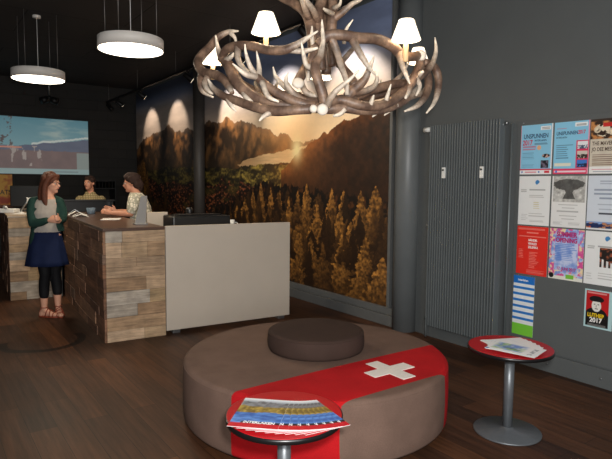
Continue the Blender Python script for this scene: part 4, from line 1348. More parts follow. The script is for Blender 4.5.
# orange poster on the back wall, left
def p_orange(X, Y):
    f = fcol(X.shape)
    img = mix(f((226, 168, 60)), f((176, 66, 28)), np.clip((fbm(X * 7, Y * 7, 5) - .4) * 4, 0, 1)).copy()
    rect(img, X, Y, 0, .9, 0, .05, (120, 60, 30))
    return img
PX0, PX1, PZ0, PZ1 = .98, 1.655, 1.02, 1.70
root = empty('poster', Wp(PX0, V_BACK - .02, PZ0), 'orange and yellow picture poster on the black back wall at the left edge', 'poster')
MB().box(Wp((PX0 + PX1) / 2, V_BACK - .012, (PZ0 + PZ1) / 2), (PX1 - PX0, .018, PZ1 - PZ0), rotW).build('sheet', M_PAPER, root)
picture('print', M_PRINT, root, Wp(PX0, V_BACK - .022, PZ0), WN, EZ, PX1 - PX0, PZ1 - PZ0, 60, 60, p_orange, thick=.0008)
text_part('lettering', 'ATS', .135, M_INKB, root, Wp(PX1 - .02, V_BACK - .0235, PZ0 + .27), WN, EZ, depth=.001, align='RIGHT', bold=.001, sx=.9)

# ------------------------------------------------------------------ ring pendants
M_RINGS = mat('white_lamp_shell', hexc('#e2ddd6'), rough=.5, var=.02)
M_DIFF = mat('warm_diffuser', hexc('#fff4e0'), rough=.5, var=0, emit=(1, .90, .74), estr=5.0)
def pendant(x, y, zb, r, label, h=.115):
    t = empty('disc_pendant_lamp', (x, y, zb), label, 'lamp', 'white disc pendant lamps')
    MB().lathe([(r - .006, zb + .004), (r, zb), (r, zb + h - .004), (r - .004, zb + h), (0, zb + h)], (x, y, 0), n=64).build('drum', M_RINGS, t)
    MB().lathe([(0, zb - .002), (r - .010, zb - .002), (r - .010, zb + .003)], (x, y, 0), n=64).build('diffuser', M_DIFF, t)
    for k in range(4):
        a = R(52 + 90 * k)
        px, py = x + (r - .05) * math.cos(a), y + (r - .05) * math.sin(a)
        MB().tube([(px, py, zb + h), (px, py, Z_CEIL)], .0028, n=6).build('suspension_cable', M_CABLE, t)
    MB().tube([(x, y, zb + h), (x, y, Z_CEIL)], .0035, n=6).build('power_cord', M_WHITE, t)
    MB().lathe([(.05, Z_CEIL - .03), (.05, Z_CEIL)], (x, y, 0), n=24).build('ceiling_cup', M_RINGS, t)
    light('pendant_light', 'AREA', (x, y, zb - .02), PEND_W, (1, .84, .62), (x, y, 0), shape='DISK', size=r * 1.8)
    return t
PEND_W = 26
pendant(1.440, 5.770, 2.885, .322, 'white disc pendant lamp nearer the antler chandelier, over the first counter')
pendant(.816, 8.062, 2.885, .322, 'white disc pendant lamp at the left, over the far counter and screen')

# ------------------------------------------------------------------ track with spotlights
tr = empty('lighting_track', Wp(3.56, 6.0, 3.32), 'black ceiling lighting track running beside the mural wall', 'track')
MB().box(Wp(3.56, 7.3, 3.335), (.036, 10.8, .034), rotW).build('rail', M_BLACKM, tr)
for v in (12.5, 10.6, 8.7, 6.8, 4.9, 3.0):
    MB().tube([Wp(3.56, v, 3.35), Wp(3.56, v, Z_CEIL)], .003, n=6).build('suspension_wire', M_CABLE, tr)
M_LENS = mat('spot_lens', hexc('#fff0d8'), rough=.4, var=0, emit=(1, .85, .62), estr=1.5)
SPOTS = [ # v along the rail, aim (v, z) on the mural, power, cone deg, label
    (12.45, (11.75, 2.1), 0, 40, 'unlit black track spotlight at the far end of the rail, nearest the back wall'),
    (11.75, (11.78, 2.72), 26, 76, 'black track spotlight second from the back wall'),
    (10.38, (10.36, 2.72), 30, 78, 'black track spotlight just left of the mural column, third from the back wall'),
    (8.20, (8.00, 2.66), 44, 84, 'black track spotlight hidden behind the left antlers of the chandelier'),
    (6.55, (6.45, 2.62), 50, 88, 'black track spotlight behind the left chandelier lampshade'),
    (5.05, (5.00, 2.62), 44, 88, 'black track spotlight seen between the antlers right of centre'),
]
for v, aim, pw, cone, label in SPOTS:
    P = Wp(3.56, v, 3.205)
    tgt = Wp(U_WALL, aim[0], aim[1])
    d = (tgt - P).normalized()
    s = empty('track_spotlight', P, label, 'spotlight', 'spotlights on the black track')
    MB().box(Wp(3.56, v, 3.305), (.034, .10, .03), rotW).build('adapter', M_BLACKM, s)
    MB().tube([Wp(3.56, v, 3.30), Wp(3.56, v, 3.23)], .010, n=10).build('stem', M_BLACKM, s)
    hd = MB().tube([P - d * .085, P - d * .08, P + d * .05, P + d * .075], [.030, .042, .046, .052], n=20).build('lamp_head', M_BLACKM, s)
    mb = MB()
    mb.tube([P + d * .076, P + d * .080], [.040, .040], n=20)
    mb.build('lens', M_LENS if pw else M_LCD, hd)
    if pw:
        light('spot_beam', 'SPOT', P + d * .10, pw * SPOT_K if 'SPOT_K' in globals() else pw, (1, .84, .66), tgt, spot_size=R(cone), spot_blend=.5, shadow_soft_size=.03)
# double projector spot under its own ceiling stem near the screen
P = Vector(TWIN)
s = empty('double_spotlight', P, 'black twin spotlight on a short stem in front of the projection screen', 'spotlight')
MB().tube([P + EZ * .02, Vector((P.x, P.y, Z_CEIL))], .012, n=10).build('stem', M_STEEL, s)
for k in (-1, 1):
    d = (WN * k * .8 + WD * -.3 - EZ * .3).normalized()
    MB().tube([P + d * .03 - EZ * .02, P + d * .05 - EZ * .02, P + d * .17 - EZ * .02], [.04, .065, .07], n=18).build('lamp_head', M_BLACKM, s)
MB().ball(P, .045).build('joint', M_BLACKM, s)
# ------------------------------------------------------------------ antler chandelier
def antler_material():
    m = bpy.data.materials.new('shed_antler')
    m.use_nodes = True
    nt = m.node_tree
    b = nt.nodes['Principled BSDF']
    a = nd(nt, 'ShaderNodeVertexColor', layer_name='Col')
    tc = nd(nt, 'ShaderNodeTexCoord')
    no = nd(nt, 'ShaderNodeTexNoise'); no.inputs['Scale'].default_value = 38; no.inputs['Detail'].default_value = 5
    nt.links.new(tc.outputs['Object'], no.inputs['Vector'])
    mr = nd(nt, 'ShaderNodeMapRange')
    mr.inputs['From Min'].default_value = .32; mr.inputs['From Max'].default_value = .68
    mr.inputs['To Min'].default_value = .68; mr.inputs['To Max'].default_value = 1.3
    nt.links.new(no.outputs['Fac'], mr.inputs['Value'])
    sc = nd(nt, 'ShaderNodeVectorMath', operation='SCALE')
    nt.links.new(a.outputs['Color'], sc.inputs[0]); nt.links.new(mr.outputs[0], sc.inputs['Scale'])
    nt.links.new(sc.outputs[0], b.inputs['Base Color'])
    b.inputs['Roughness'].default_value = .5
    bp = nd(nt, 'ShaderNodeBump'); bp.inputs['Strength'].default_value = .5; bp.inputs['Distance'].default_value = .006
    nt.links.new(no.outputs['Fac'], bp.inputs['Height']); nt.links.new(bp.outputs[0], b.inputs['Normal'])
    return m
M_ANT = antler_material()
A_DARK, A_MID, A_PALE = hexc('#5b463a'), hexc('#7d6452'), hexc('#e6d8c4')
M_BURR = mat('sawn_antler_end', hexc('#cfc4b6'), rough=.6, var=.08, scale=60)

def beam(mb, pts, root_r=None, seed=0, pale_to=None):
    sm = catmull(pts, 6)
    P = [Vector(q[:3]) for q in sm]
    rr = [max(float(q[3]), .0022) for q in sm]
    n = 10
    f0 = len(mb.f)
    mb.tube(P, rr, n=n)
    k = len(P)
    for i in range(k - 1):
        r = (rr[i] + rr[i + 1]) / 2
        t = min(max((.022 - r) / .016, 0), 1)          # thin ends are worn pale
        w = .5 + .5 * math.sin(i * .7 + seed)
        base = tuple(A_DARK[c] * (1 - w) + A_MID[c] * w for c in range(3))
        col = tuple(base[c] * (1 - t) + A_PALE[c] * t for c in range(3))
        for j in range(n):
            mb.c[f0 + i * n + j] = col
    mb.c[f0 + (k - 1) * n] = A_MID
    mb.c[f0 + (k - 1) * n + 1] = A_MID

CX, CY = 1.983, 3.10
ch = empty('antler_chandelier', (CX, CY, 2.0), 'huge chandelier of interlocked stag antlers with small white lampshades', 'chandelier')
for i, (main, tines, bur) in enumerate(ANTLERS):
    mb = MB()
    beam(mb, main, seed=i)
    for t in tines:
        beam(mb, t, seed=i + 2)
    ao = mb.build('antler', M_ANT, ch)
def burr(c, d, r, parent):
    d = Vector(d).normalized(); c = Vector(c)
    return MB().tube([c - d * .016, c - d * .008, c + d * .002, c + d * .010, c + d * .014], [r * .8, r * 1.08, r * 1.1, r * .92, r * .5], n=14).build('burr', M_BURR, parent)
tocam = Vector((-.52, -.85, 0))
for c, r, dz in zip(BURRS, (.030, .030, .019, .027), (.1, .5, -.1, -.1)):
    burr(c, tocam + EZ * dz + (rt * (.6 if r == .022 else .1)), r, ch)
# centre rod, hook and ceiling cup
MB().tube([(CX, CY, 2.2), (CX, CY, Z_CEIL)], .012, n=12).build('rod', M_BLACKM, ch)
MB().lathe([(.07, Z_CEIL - .04), (.075, Z_CEIL)], (CX, CY, 0), n=24).build('ceiling_cup', M_BLACKM, ch)
M_SHADE = mat('white_lamp_shade', hexc('#fff6e8'), rough=.7, var=.02, emit=(1, .86, .68), estr=1.6)
M_CANDLE = mat('cream_candle_sleeve', hexc('#e0bd8c'), rough=.5, var=.05, emit=(1, .62, .30), estr=.16)
M_BULB = mat('lit_bulb', (1, .9, .7), rough=.4, var=0, emit=(1, .84, .6), estr=12)
for (p, zc) in LAMPS:
    x, y, z = p
    cd = MB().tube([(x, y, zc - .03), (x, y, z + .02)], .0145, n=12).build('candle', M_CANDLE, ch)
    mb = MB()
    r0, r1, h = .082, .042, .108
    mb.lathe([(r0, z), (r1, z + h), (r1 - .002, z + h), (r0 - .002, z)], (x, y, 0), n=32)
    mb.f = [f for f in mb.f]
    # drop the caps: a shade is open at both ends
    keep = [i for i, f in enumerate(mb.f) if len(f) == 4]
    mb.c = [mb.c[i] for i in keep]; mb.smooth = [mb.smooth[i] for i in keep]; mb.f = [mb.f[i] for i in keep]
    mb.build('lamp_shade', M_SHADE, cd)
    MB().ball((x, y, z + .06), (.016, .016, .026), n=12).build('bulb', M_BULB, cd)
    light('candle_light', 'POINT', (x, y, z + .015), CANDLE_W, (1, .78, .52), shadow_soft_size=.03)
    light('candle_light', 'POINT', (x, y, z + .16), CANDLE_W, (1, .78, .52), shadow_soft_size=.03)

# ------------------------------------------------------------------ people
def blob(name, prims, m, parent, voxel=.010, smooth=4, cutfn=None):
    """one continuous surface grown from tapered limbs and rounded masses"""
    mb = MB()
    for p in prims:
        if p[0] == 'c':      # tapered limb through points with radii
            pts, rad = p[1], p[2]
            sm = catmull([(*q, r) for q, r in zip(pts, rad)], 4) if len(pts) > 2 else [(*pts[0], rad[0]), (*pts[1], rad[1])]
            P = [Vector(q[:3]) for q in sm]; rr = [float(q[3]) for q in sm]
            mb.tube(P, rr, n=14)
            mb.ball(P[0], rr[0], n=12); mb.ball(P[-1], rr[-1], n=12)
        elif p[0] == 'e':    # ellipsoid: centre, radii, matrix
            mb.ball(p[1], p[2], n=18, mx=p[3] if len(p) > 3 else None)
        elif p[0] == 'l':    # loft through ellipses: list of (centre, rx, ry, angle)
            vs, n = [], 20
            for c, a, b, ang in p[1]:
                for j in range(n):
                    t = 2 * math.pi * j / n
                    X, Y = a * math.cos(t), b * math.sin(t)
                    vs.append(Vector(c) + Vector((X * math.cos(ang) - Y * math.sin(ang), X * math.sin(ang) + Y * math.cos(ang), 0)))
            k = len(p[1])
            fs = [(i * n + j, i * n + (j + 1) % n, (i + 1) * n + (j + 1) % n, (i + 1) * n + j) for i in range(k - 1) for j in range(n)]
            fs += [tuple(range(n))[::-1], tuple((k - 1) * n + j for j in range(n))]
            mb.add(vs, fs, True)
    org = gpos(parent)
    me = mb.mesh(name, tuple(org))
    o = bpy.data.objects.new(name, me)
    COL.objects.link(o)
    rm = o.modifiers.new('r', 'REMESH'); rm.mode = 'VOXEL'; rm.voxel_size = voxel; rm.use_smooth_shade = True
    sm_ = o.modifiers.new('s', 'SMOOTH'); sm_.factor = .5; sm_.iterations = smooth
    bpy.context.view_layer.update()
    dg = bpy.context.evaluated_depsgraph_get()
    me2 = bpy.data.meshes.new_from_object(o.evaluated_get(dg))
    o.modifiers.clear()
    o.data = me2
    me2.materials.clear(); me2.materials.append(m)
    for pl in me2.polygons: pl.use_smooth = True
    o.parent = parent
    return o

M_SKIN = mat('skin', hexc('#d09a80'), rough=.5, var=.04, scale=30, spec=.35)
M_SKIN2 = mat('warm_skin', hexc('#c98f74'), rough=.5, var=.04, scale=30, spec=.35)
M_HAIR = mat('auburn_hair', hexc('#562c19'), rough=.7, var=.25, scale=40, bump=.5, bscale=90)
M_HAIR2 = mat('dark_brown_hair', hexc('#2c170e'), rough=.8, var=.25, scale=40, bump=.5, bscale=90)
M_CARDI = mat('green_knit', hexc('#243f38'), rough=.85, var=.08, scale=40, bump=.15, bscale=200, spec=.2)
M_GREYT = mat('light_grey_jersey', hexc('#a9a198'), rough=.8, var=.06, scale=30, spec=.2)
M_SKIRT = mat('navy_cloth', hexc('#141f3e'), rough=.8, var=.1, scale=14, spec=.2)
M_LEG = mat('black_leggings', hexc('#111114'), rough=.7, var=.05, spec=.2)
M_SANDAL = mat('brown_red_leather', hexc('#8a3f2a'), rough=.5, var=.08)
M_LENSD = mat('eye_dark', hexc('#221a16'), rough=.2, var=0)
M_LIP = mat('lips', hexc('#a8574e'), rough=.5, var=.02)
M_TROUS = mat('dark_trousers', hexc('#23252b'), rough=.8, var=.05)

def shirt_material(name, base, spot, scale, thr=.52, check=False):
    m = mat(name, base, rough=.8, var=.05, scale=30, spec=.2)
    nt = m.node_tree
    b = nt.nodes['Principled BSDF']
    src = b.inputs['Base Color'].links[0].from_socket
    tc = nd(nt, 'ShaderNodeTexCoord')
    if check:
        t1 = nd(nt, 'ShaderNodeTexWave'); t1.bands_direction = 'X'; t1.inputs['Scale'].default_value = scale
        t2 = nd(nt, 'ShaderNodeTexWave'); t2.bands_direction = 'Z'; t2.inputs['Scale'].default_value = scale
        for t in (t1, t2): nt.links.new(tc.outputs['Object'], t.inputs['Vector'])
        fa = nd(nt, 'ShaderNodeMath', operation='MAXIMUM')
        nt.links.new(t1.outputs['Fac'], fa.inputs[0]); nt.links.new(t2.outputs['Fac'], fa.inputs[1])
        out = fa.outputs[0]; thr = .8
    else:
        t1 = nd(nt, 'ShaderNodeTexVoronoi'); t1.inputs['Scale'].default_value = scale
        nt.links.new(tc.outputs['Object'], t1.inputs['Vector'])
        out = t1.outputs['Distance']
    mr = nd(nt, 'ShaderNodeMapRange'); mr.inputs['From Min'].default_value = thr - .1; mr.inputs['From Max'].default_value = thr + .1
    nt.links.new(out, mr.inputs['Value'])
    mx = nd(nt, 'ShaderNodeMix', data_type='RGBA')
    nt.links.new(mr.outputs[0], mx.inputs[0]); nt.links.new(src, mx.inputs[6]); mx.inputs[7].default_value = (*spot, 1)
    nt.links.new(mx.outputs[2], b.inputs['Base Color'])
    return m
M_SHIRT = shirt_material('cream_shirt_with_leafy_print', hexc('#ece4d2'), hexc('#a8a592'), 30, .5)
M_CHECK = shirt_material('sand_checked_shirt', hexc('#ab9a74'), hexc('#80714f'), 9, .8, check=True)

class Fig:
    """figure frame: base on the floor, r = image right, c = toward the photographer, both on the ground"""
    def __init__(s, base, ang_r):
        s.b = Vector(base)
        s.r = Vector((math.cos(ang_r), math.sin(ang_r), 0))
        s.c = Vector((math.sin(ang_r), -math.cos(ang_r), 0))
    def __call__(s, r, c, z):
        return s.b + s.r * r + s.c * c + Vector((0, 0, z))

def hand_prims(wrist, dirv, palm_n, side, size=1.0, curl=.5):
    """palm plus four unequal bent fingers and a thumb leaving the palm's side"""
    w, d, nrm = Vector(wrist), Vector(dirv).normalized(), Vector(palm_n).normalized()
    sd = d.cross(nrm).normalized() * side
    S = size
    pr = [('c', [w, w + d * .03 * S, w + d * .075 * S], [.021 * S, .024 * S, .024 * S]),
          ('c', [w + d * .035 * S + sd * .018 * S, w + d * .08 * S + sd * .02 * S], [.014 * S, .012 * S]),
          ('c', [w + d * .035 * S - sd * .018 * S, w + d * .075 * S - sd * .024 * S], [.014 * S, .012 * S])]
    for k, (off, L) in enumerate(((.028, .066), (.010, .076), (-.009, .070), (-.027, .056))):
        p0 = w + d * .075 * S + sd * off * S
        p1 = p0 + (d * math.cos(curl * .5) + nrm * math.sin(curl * .5)) * L * .45 * S
        p2 = p1 + (d * math.cos(curl * 1.3) + nrm * math.sin(curl * 1.3)) * L * .32 * S
        p3 = p2 + (d * math.cos(curl * 2.0) + nrm * math.sin(curl * 2.0)) * L * .25 * S
        pr.append(('c', [p0 - d * .01 * S, p1, p2, p3], [.0092 * S, .0088 * S, .008 * S, .0068 * S]))
    t0 = w + d * .02 * S + sd * .018 * S
    t1 = t0 + (d * .6 + sd * .9).normalized() * .034 * S
    t2 = t1 + (d * .9 + sd * .4 + nrm * .3).normalized() * .032 * S
    pr.append(('c', [t0, t1, t2], [.013 * S, .0108 * S, .008 * S]))
    return pr

def head_prims(c, yaw, pitch=0.0, S=1.0):
    """head centre at eye height; yaw = facing direction on the ground"""
    f = Vector((math.cos(yaw) * math.cos(pitch), math.sin(yaw) * math.cos(pitch), math.sin(pitch)))
    l = Vector((-math.sin(yaw), math.cos(yaw), 0))
    u = f.cross(l)
    mx = Matrix((f, l, u)).transposed()
    c = Vector(c)
    at = lambda a, b, d: c + (f * a + l * b + u * d) * S
    pr = [('e', at(-.012, 0, .028), (.092 * S, .072 * S, .086 * S), mx),
          ('e', at(.022, 0, -.030), (.062 * S, .056 * S, .080 * S), mx),
          ('c', [at(.045, 0, -.088), at(.062, 0, -.086)], [.024 * S, .020 * S]),
          ('c', [at(.078, 0, .010), at(.098, 0, -.022), at(.092, 0, -.030)], [.008 * S, .012 * S, .011 * S]),
          ('c', [at(.070, .02, .022), at(.070, .038, .020)], [.012 * S, .011 * S]), ('c', [at(.070, -.02, .022), at(.070, -.038, .020)], [.012 * S, .011 * S]),
          ('c', [at(.078, -.014, -.052), at(.082, 0, -.051), at(.078, .014, -.052)], [.007 * S, .0085 * S, .007 * S])]
    for s in (-1, 1):
        pr.append(('c', [at(-.004, s * .070, .012), at(-.008, s * .079, .0), at(-.004, s * .071, -.022)], [.008 * S, .013 * S, .008 * S]))
        pr.append(('e', at(.046, s * .036, -.018), (.026 * S, .022 * S, .024 * S), mx))
    return pr, at, f, l, u, mx

def face_details(root, at, mx, S, glasses=True, eyem=None):
    for s in (-1, 1):
        MB().ball(at(.070, s * .032, .004), (.009 * S, .013 * S, .007 * S), n=12, mx=mx).build('eye', M_WHITE, root)
        MB().ball(at(.0775, s * .032, .004), (.0035 * S, .0055 * S, .0055 * S), n=10, mx=mx).build('iris', M_LENSD, root)
        MB().tube([at(.080, s * .016, .024), at(.081, s * .032, .030), at(.070, s * .050, .024)], [.002 * S, .0035 * S, .002 * S], n=6).build('eyebrow', M_HAIR2, root)
    MB().tube([at(.083, -.022, -.053), at(.090, 0, -.052), at(.083, .022, -.053)], [.002 * S, .0045 * S, .002 * S], n=8).build('mouth', M_LIP, root)
    if glasses:
        mb = MB()
        for s in (-1, 1):
            ring = [at(.092, s * .032 + .022 * math.cos(t), .004 + .016 * math.sin(t)) for t in np.linspace(0, 2 * math.pi, 18, endpoint=False)]
            mb.tube(ring, .0020 * S, n=6, closed=True)
            mb.tube([at(.092, s * .053, .008), at(.04, s * .074, .010), at(-.006, s * .082, .006)], .0020 * S, n=6)
        mb.tube([at(.092, -.011, .006), at(.096, 0, .009), at(.092, .011, .006)], .0020 * S, n=6)
        mb.build('glasses', M_BLACK, root)

ANG_R = -R(31.5)
# ---- standing woman in the green cardigan
wo = empty('person', (.752, 6.882, 0), 'person with long auburn hair in green cardigan and navy skirt standing at the counter', 'person', None)
g = Fig((.752, 6.882, 0), ANG_R)
NECK = g(.020, -.005, 1.40)
HEAD = g(.045, -.005, 1.535)
hp, at, f_, l_, u_, mxh = head_prims(HEAD, ANG_R - R(6), -.06)
TA = ANG_R + R(8)     # ellipse angle of the torso
nelb, nwri = g(-.115, .11, 1.085), g(.075, .16, 1.125)
felb, fwri = g(.155, -.03, 1.13), g(.165, .13, 1.13)
body = [('c', [g(.02, -.005, 1.35), g(.022, -.005, 1.42), g(.035, -.005, 1.47)], [.056, .050, .048])]
body += hp
body += [('l', [(g(-.02, 0, .86), .155, .115, TA), (g(-.02, 0, .95), .160, .118, TA), (g(-.03, 0, 1.06), .125, .095, TA), (g(-.03, 0, 1.20), .138, .105, TA), (g(-.02, 0, 1.31), .145, .092, TA), (g(0, 0, 1.37), .09, .07, TA)])]
nsh, fsh = g(-.145, .03, 1.325), g(.115, -.03, 1.325)
body += [('c', [nsh, g(-.145, .075, 1.21), nelb], [.046, .041, .036]), ('c', [nelb, g(-.02, .14, 1.10), nwri], [.036, .033, .023]),
         ('c', [fsh, g(.145, -.04, 1.22), felb], [.044, .039, .034]), ('c', [felb, g(.165, .05, 1.128), fwri], [.034, .030, .023])]
body += hand_prims(nwri, (g.r * 1 + g.c * .05 + EZ * .05), -EZ * .4 - g.c, 1, 1.0, .55)
body += hand_prims(fwri, (g.r * .35 + g.c * .6 + EZ * .15), -g.r, -1, 1.0, .6)
nhip, fhip = g(-.075, .02, .88), g(.045, -.02, .88)
nkn, fkn = g(-.03, .05, .50), g(.045, -.05, .50)
nan, fan = g(-.055, .045, .085), g(.065, -.045, .095)
body += [('c', [nhip, g(-.05, .04, .70), nkn], [.088, .075, .055]), ('c', [nkn, g(-.052, .035, .34), nan], [.052, .054, .031]),
         ('c', [fhip, g(.05, -.04, .70), fkn], [.086, .073, .054]), ('c', [fkn, g(.05, -.062, .34), fan], [.051, .053, .031])]
def foot(g_, an, dr, L=.2):
    dr = Vector(dr).normalized()
    a = Vector(an)
    h = a - dr * .035; h.z = .036
    m1 = a + dr * .07; m1.z = .045
    t = a + dr * (L - .055); t.z = .028
    sd = Vector((-dr.y, dr.x, 0))
    return [('c', [a, h], [.030, .030]), ('c', [a + EZ * 0, m1, t], [.031, .030, .022]), ('c', [h, m1 - EZ * .012, t], [.026, .024, .020]),
            ('c', [m1 + sd * .015 - EZ * .014, t + sd * .016], [.020, .018]), ('c', [m1 - sd * .015 - EZ * .014, t - sd * .014], [.020, .016])]
ndir = g.r * 1 + g.c * .12
fdir = g.r * .55 + g.c * .8
body += foot(g, nan, ndir) + foot(g, fan, fdir)
bd = blob('body', body, M_SKIN, wo, voxel=.0075, smooth=3)
face_details(wo, at, mxh, 1.0)
# hair: cap plus long locks over back and shoulder
hair = [('e', at(-.022, 0, .040), (.102, .084, .092), mxh), ('e', at(-.062, 0, -.01), (.058, .074, .09), mxh)]
for s, a0 in ((1, 0), (-1, 0)):
    hair += [('c', [at(.050, s * .045, .092), at(.02, s * .078, .06), at(-.02, s * .084, -.02), at(-.03, s * .082, -.12), at(-.015, s * .085, -.21), at(.02, s * .080, -.28)], [.022, .026, .032, .034, .030, .012])]
    hair += [('c', [at(-.04, s * .06, .05), at(-.07, s * .05, -.06), at(-.075, s * .062, -.17), at(-.06, s * .07, -.26)], [.04, .045, .04, .014])]
hair += [('c', [at(-.07, 0, .02), at(-.095, 0, -.1), at(-.10, 0, -.2), at(-.10, 0, -.27)], [.05, .048, .04, .014]),
         ('c', [at(.056, 0, .098), at(.0, 0, .125), at(-.07, 0, .10)], [.016, .02, .03])]
blob('hair', hair, M_HAIR, wo, voxel=.008, smooth=2)
# clothes
blob('top', [('l', [(g(-.025, .004, .98), .162, .122, TA), (g(-.03, .004, 1.06), .140, .110, TA), (g(-.03, .006, 1.20), .150, .120, TA), (g(-.02, .004, 1.30), .140, .098, TA), (g(-.01, 0, 1.345), .120, .085, TA), (g(.0, -.01, 1.375), .085, .07, TA)])], M_GREYT, wo, voxel=.008)
slv = [('c', [nsh, g(-.147, .077, 1.21), nelb + g.r * -.005], [.060, .055, .050]), ('c', [nelb, g(-.02, .14, 1.10), nwri - g.r * .02], [.050, .046, .036]),
       ('c', [fsh, g(.148, -.04, 1.22), felb], [.057, .052, .047]), ('c', [felb, g(.17, .05, 1.128), fwri - g.c * .02], [.046, .042, .034])]
slv += [('c', [nsh, g(-.07, -.02, 1.355), g(-.01, -.05, 1.37)], [.055, .05, .04]), ('c', [fsh, g(.07, -.05, 1.352), g(.01, -.06, 1.37)], [.052, .048, .04])]
# back and side panels of the cardigan, open at the front right
slv += [('l', [(g(-.115, -.005, .83), .105, .135, TA), (g(-.110, -.005, .92), .100, .130, TA), (g(-.105, -.01, 1.0), .090, .120, TA), (g(-.10, -.005, 1.12), .092, .118, TA), (g(-.085, -.005, 1.25), .090, .118, TA), (g(-.06, -.03, 1.35), .07, .075, TA)]),
        ('l', [(g(.115, -.045, .99), .045, .075, TA), (g(.10, -.045, 1.1), .04, .075, TA), (g(.10, -.04, 1.22), .045, .08, TA), (g(.075, -.04, 1.34), .05, .06, TA)])]
blob('cardigan', slv, M_CARDI, wo, voxel=.009, smooth=3)
skirt = MB()
nring, nseg = 9, 48
vs = []
for i in range(nring):
    t = i / (nring - 1)
    z = 1.045 - t * .445
    c = g(-.025 - .005 * t, 0, z)
    a, b = .135 + .098 * t ** .8, .105 + .085 * t ** .8
    for j in range(nseg):
        th = 2 * math.pi * j / nseg
        k = 1 + .035 * t * math.sin(th * 9 + 1) + .02 * t * math.sin(th * 5)
        X, Y = a * k * math.cos(th), b * k * math.sin(th)
        vs.append(c + Vector((X * math.cos(TA) - Y * math.sin(TA), X * math.sin(TA) + Y * math.cos(TA), 0)))
fs = [(i * nseg + j, (i + 1) * nseg + j, (i + 1) * nseg + (j + 1) % nseg, i * nseg + (j + 1) % nseg) for i in range(nring - 1) for j in range(nseg)]
skirt.add(vs, fs, True)
so = skirt.build('skirt', M_SKIRT, wo)
sd = so.modifiers.new('cloth', 'SOLIDIFY'); sd.thickness = .004
blob('leggings', [('c', [nhip, g(-.05, .04, .70), nkn], [.094, .081, .061]), ('c', [nkn, g(-.052, .036, .36), g(-.052, .040, .25)], [.058, .060, .052]),
                  ('c', [fhip, g(.05, -.04, .70), fkn], [.092, .079, .060]), ('c', [fkn, g(.05, -.060, .36), g(.058, -.055, .27)], [.057, .059, .052])], M_LEG, wo, voxel=.009)
def sandal(an, dr):
    dr = Vector(dr).normalized(); sdv = Vector((-dr.y, dr.x, 0))
    a = Vector(an); a.z = 0
    outline = []
    for t in np.linspace(0, 2 * math.pi, 28, endpoint=False):
        x = .055 + .125 * math.cos(t)
        w = (.036 + .008 * math.cos(t)) * math.sin(t)
        outline.append((x, w))
    mx = Matrix((dr, sdv, EZ)).transposed()
    s = MB().prism(outline, .014, mx, a).build('sandal', M_SANDAL, wo, bevel=.003)
    mb = MB()
    for x, zz, w, e in ((.125, .056, .046, 0), (.085, .080, .046, 0), (.05, .094, .042, .02)):
        mb.tube([a + dr * (x - e) + sdv * w + EZ * .012, a + dr * x + sdv * w * .7 + EZ * zz * .9, a + dr * x + EZ * (zz + .004), a + dr * x - sdv * w * .7 + EZ * zz * .9, a + dr * (x - e) - sdv * w + EZ * .012], .0055, n=8)
    ring = [Vector((an[0], an[1], 0)) + EZ * .112 + (dr * math.cos(t) + sdv * math.sin(t)) * .036 for t in np.linspace(0, 2 * math.pi, 20, endpoint=False)]
    mb.tube(ring, .005, n=8, closed=True)
    mb.tube([a - dr * .062 + EZ * .01, a - dr * .060 + EZ * .05, a - dr * .036 + EZ * .110], .006, n=8)
    mb.build('straps', M_SANDAL, s)
sandal(nan, ndir); sandal(fan, fdir)
tag(MB().box(g(.195, .17, 1.145), (.06, .035, .012), Matrix.Rotation(.4, 3, 'Z')).build('mobile_phone', M_BLACK, bevel=.003), 'dark phone held in the hands of the woman in the green cardigan', 'phone')

# ---- person leaning on the counter from behind, short dark hair
pe = empty('person', (1.96, 7.22, 0), 'person with short dark hair, glasses and printed cream shirt leaning on the counter', 'person')
g2 = Fig((1.96, 7.22, 0), ANG_R)
HEAD2 = g2(-.185, .0, 1.545)
hp2, at2, *_r2, mx2 = head_prims(HEAD2, ANG_R + math.pi - R(-8), -.10, 1.04)
TA2 = ANG_R
sh_n, sh_f = g2(-.10, .15, 1.33), g2(-.14, -.13, 1.33)
el_n, wr_n = g2(-.14, .20, 1.155), g2(-.395, .16, 1.16)
el_f, wr_f = g2(-.22, -.17, 1.155), g2(-.40, -.02, 1.175)
b2 = hp2 + [('c', [g2(-.09, 0, 1.36), g2(-.13, 0, 1.42), g2(-.17, 0, 1.49)], [.062, .056, .054]),
            ('l', [(g2(-.04, 0, .84), .13, .16, TA2), (g2(-.04, 0, .95), .13, .16, TA2), (g2(-.06, 0, 1.10), .12, .15, TA2), (g2(-.09, 0, 1.24), .125, .165, TA2), (g2(-.11, 0, 1.35), .09, .13, TA2), (g2(-.12, 0, 1.38), .06, .08, TA2)]),
            ('c', [sh_n, g2(-.12, .19, 1.24), el_n], [.055, .048, .040]), ('c', [el_n, g2(-.26, .19, 1.158), wr_n], [.040, .037, .026]),
            ('c', [sh_f, g2(-.18, -.17, 1.24), el_f], [.055, .048, .040]), ('c', [el_f, g2(-.32, -.10, 1.165), wr_f], [.040, .036, .026]),
            ('c', [g2(.03, .08, .90), g2(.03, .09, .5), g2(.03, .09, .08)], [.09, .06, .036]), ('c', [g2(.03, -.08, .90), g2(.05, -.09, .5), g2(.06, -.09, .08)], [.09, .06, .036])]
b2 += hand_prims(wr_n, (-g2.r + EZ * .25), g2.c * -.6 + EZ * -.3, -1, 1.05, .35)
b2 += hand_prims(wr_f, (-g2.r * .9 + g2.c * .3 + EZ * .35), g2.c * .8, 1, 1.05, .4)
b2 += foot(g2, g2(.03, .09, .08), -g2.r, .24) + foot(g2, g2(.06, -.09, .08), -g2.r, .24)
blob('body', b2, M_SKIN2, pe, voxel=.008, smooth=3)
face_details(pe, at2, mx2, 1.04)
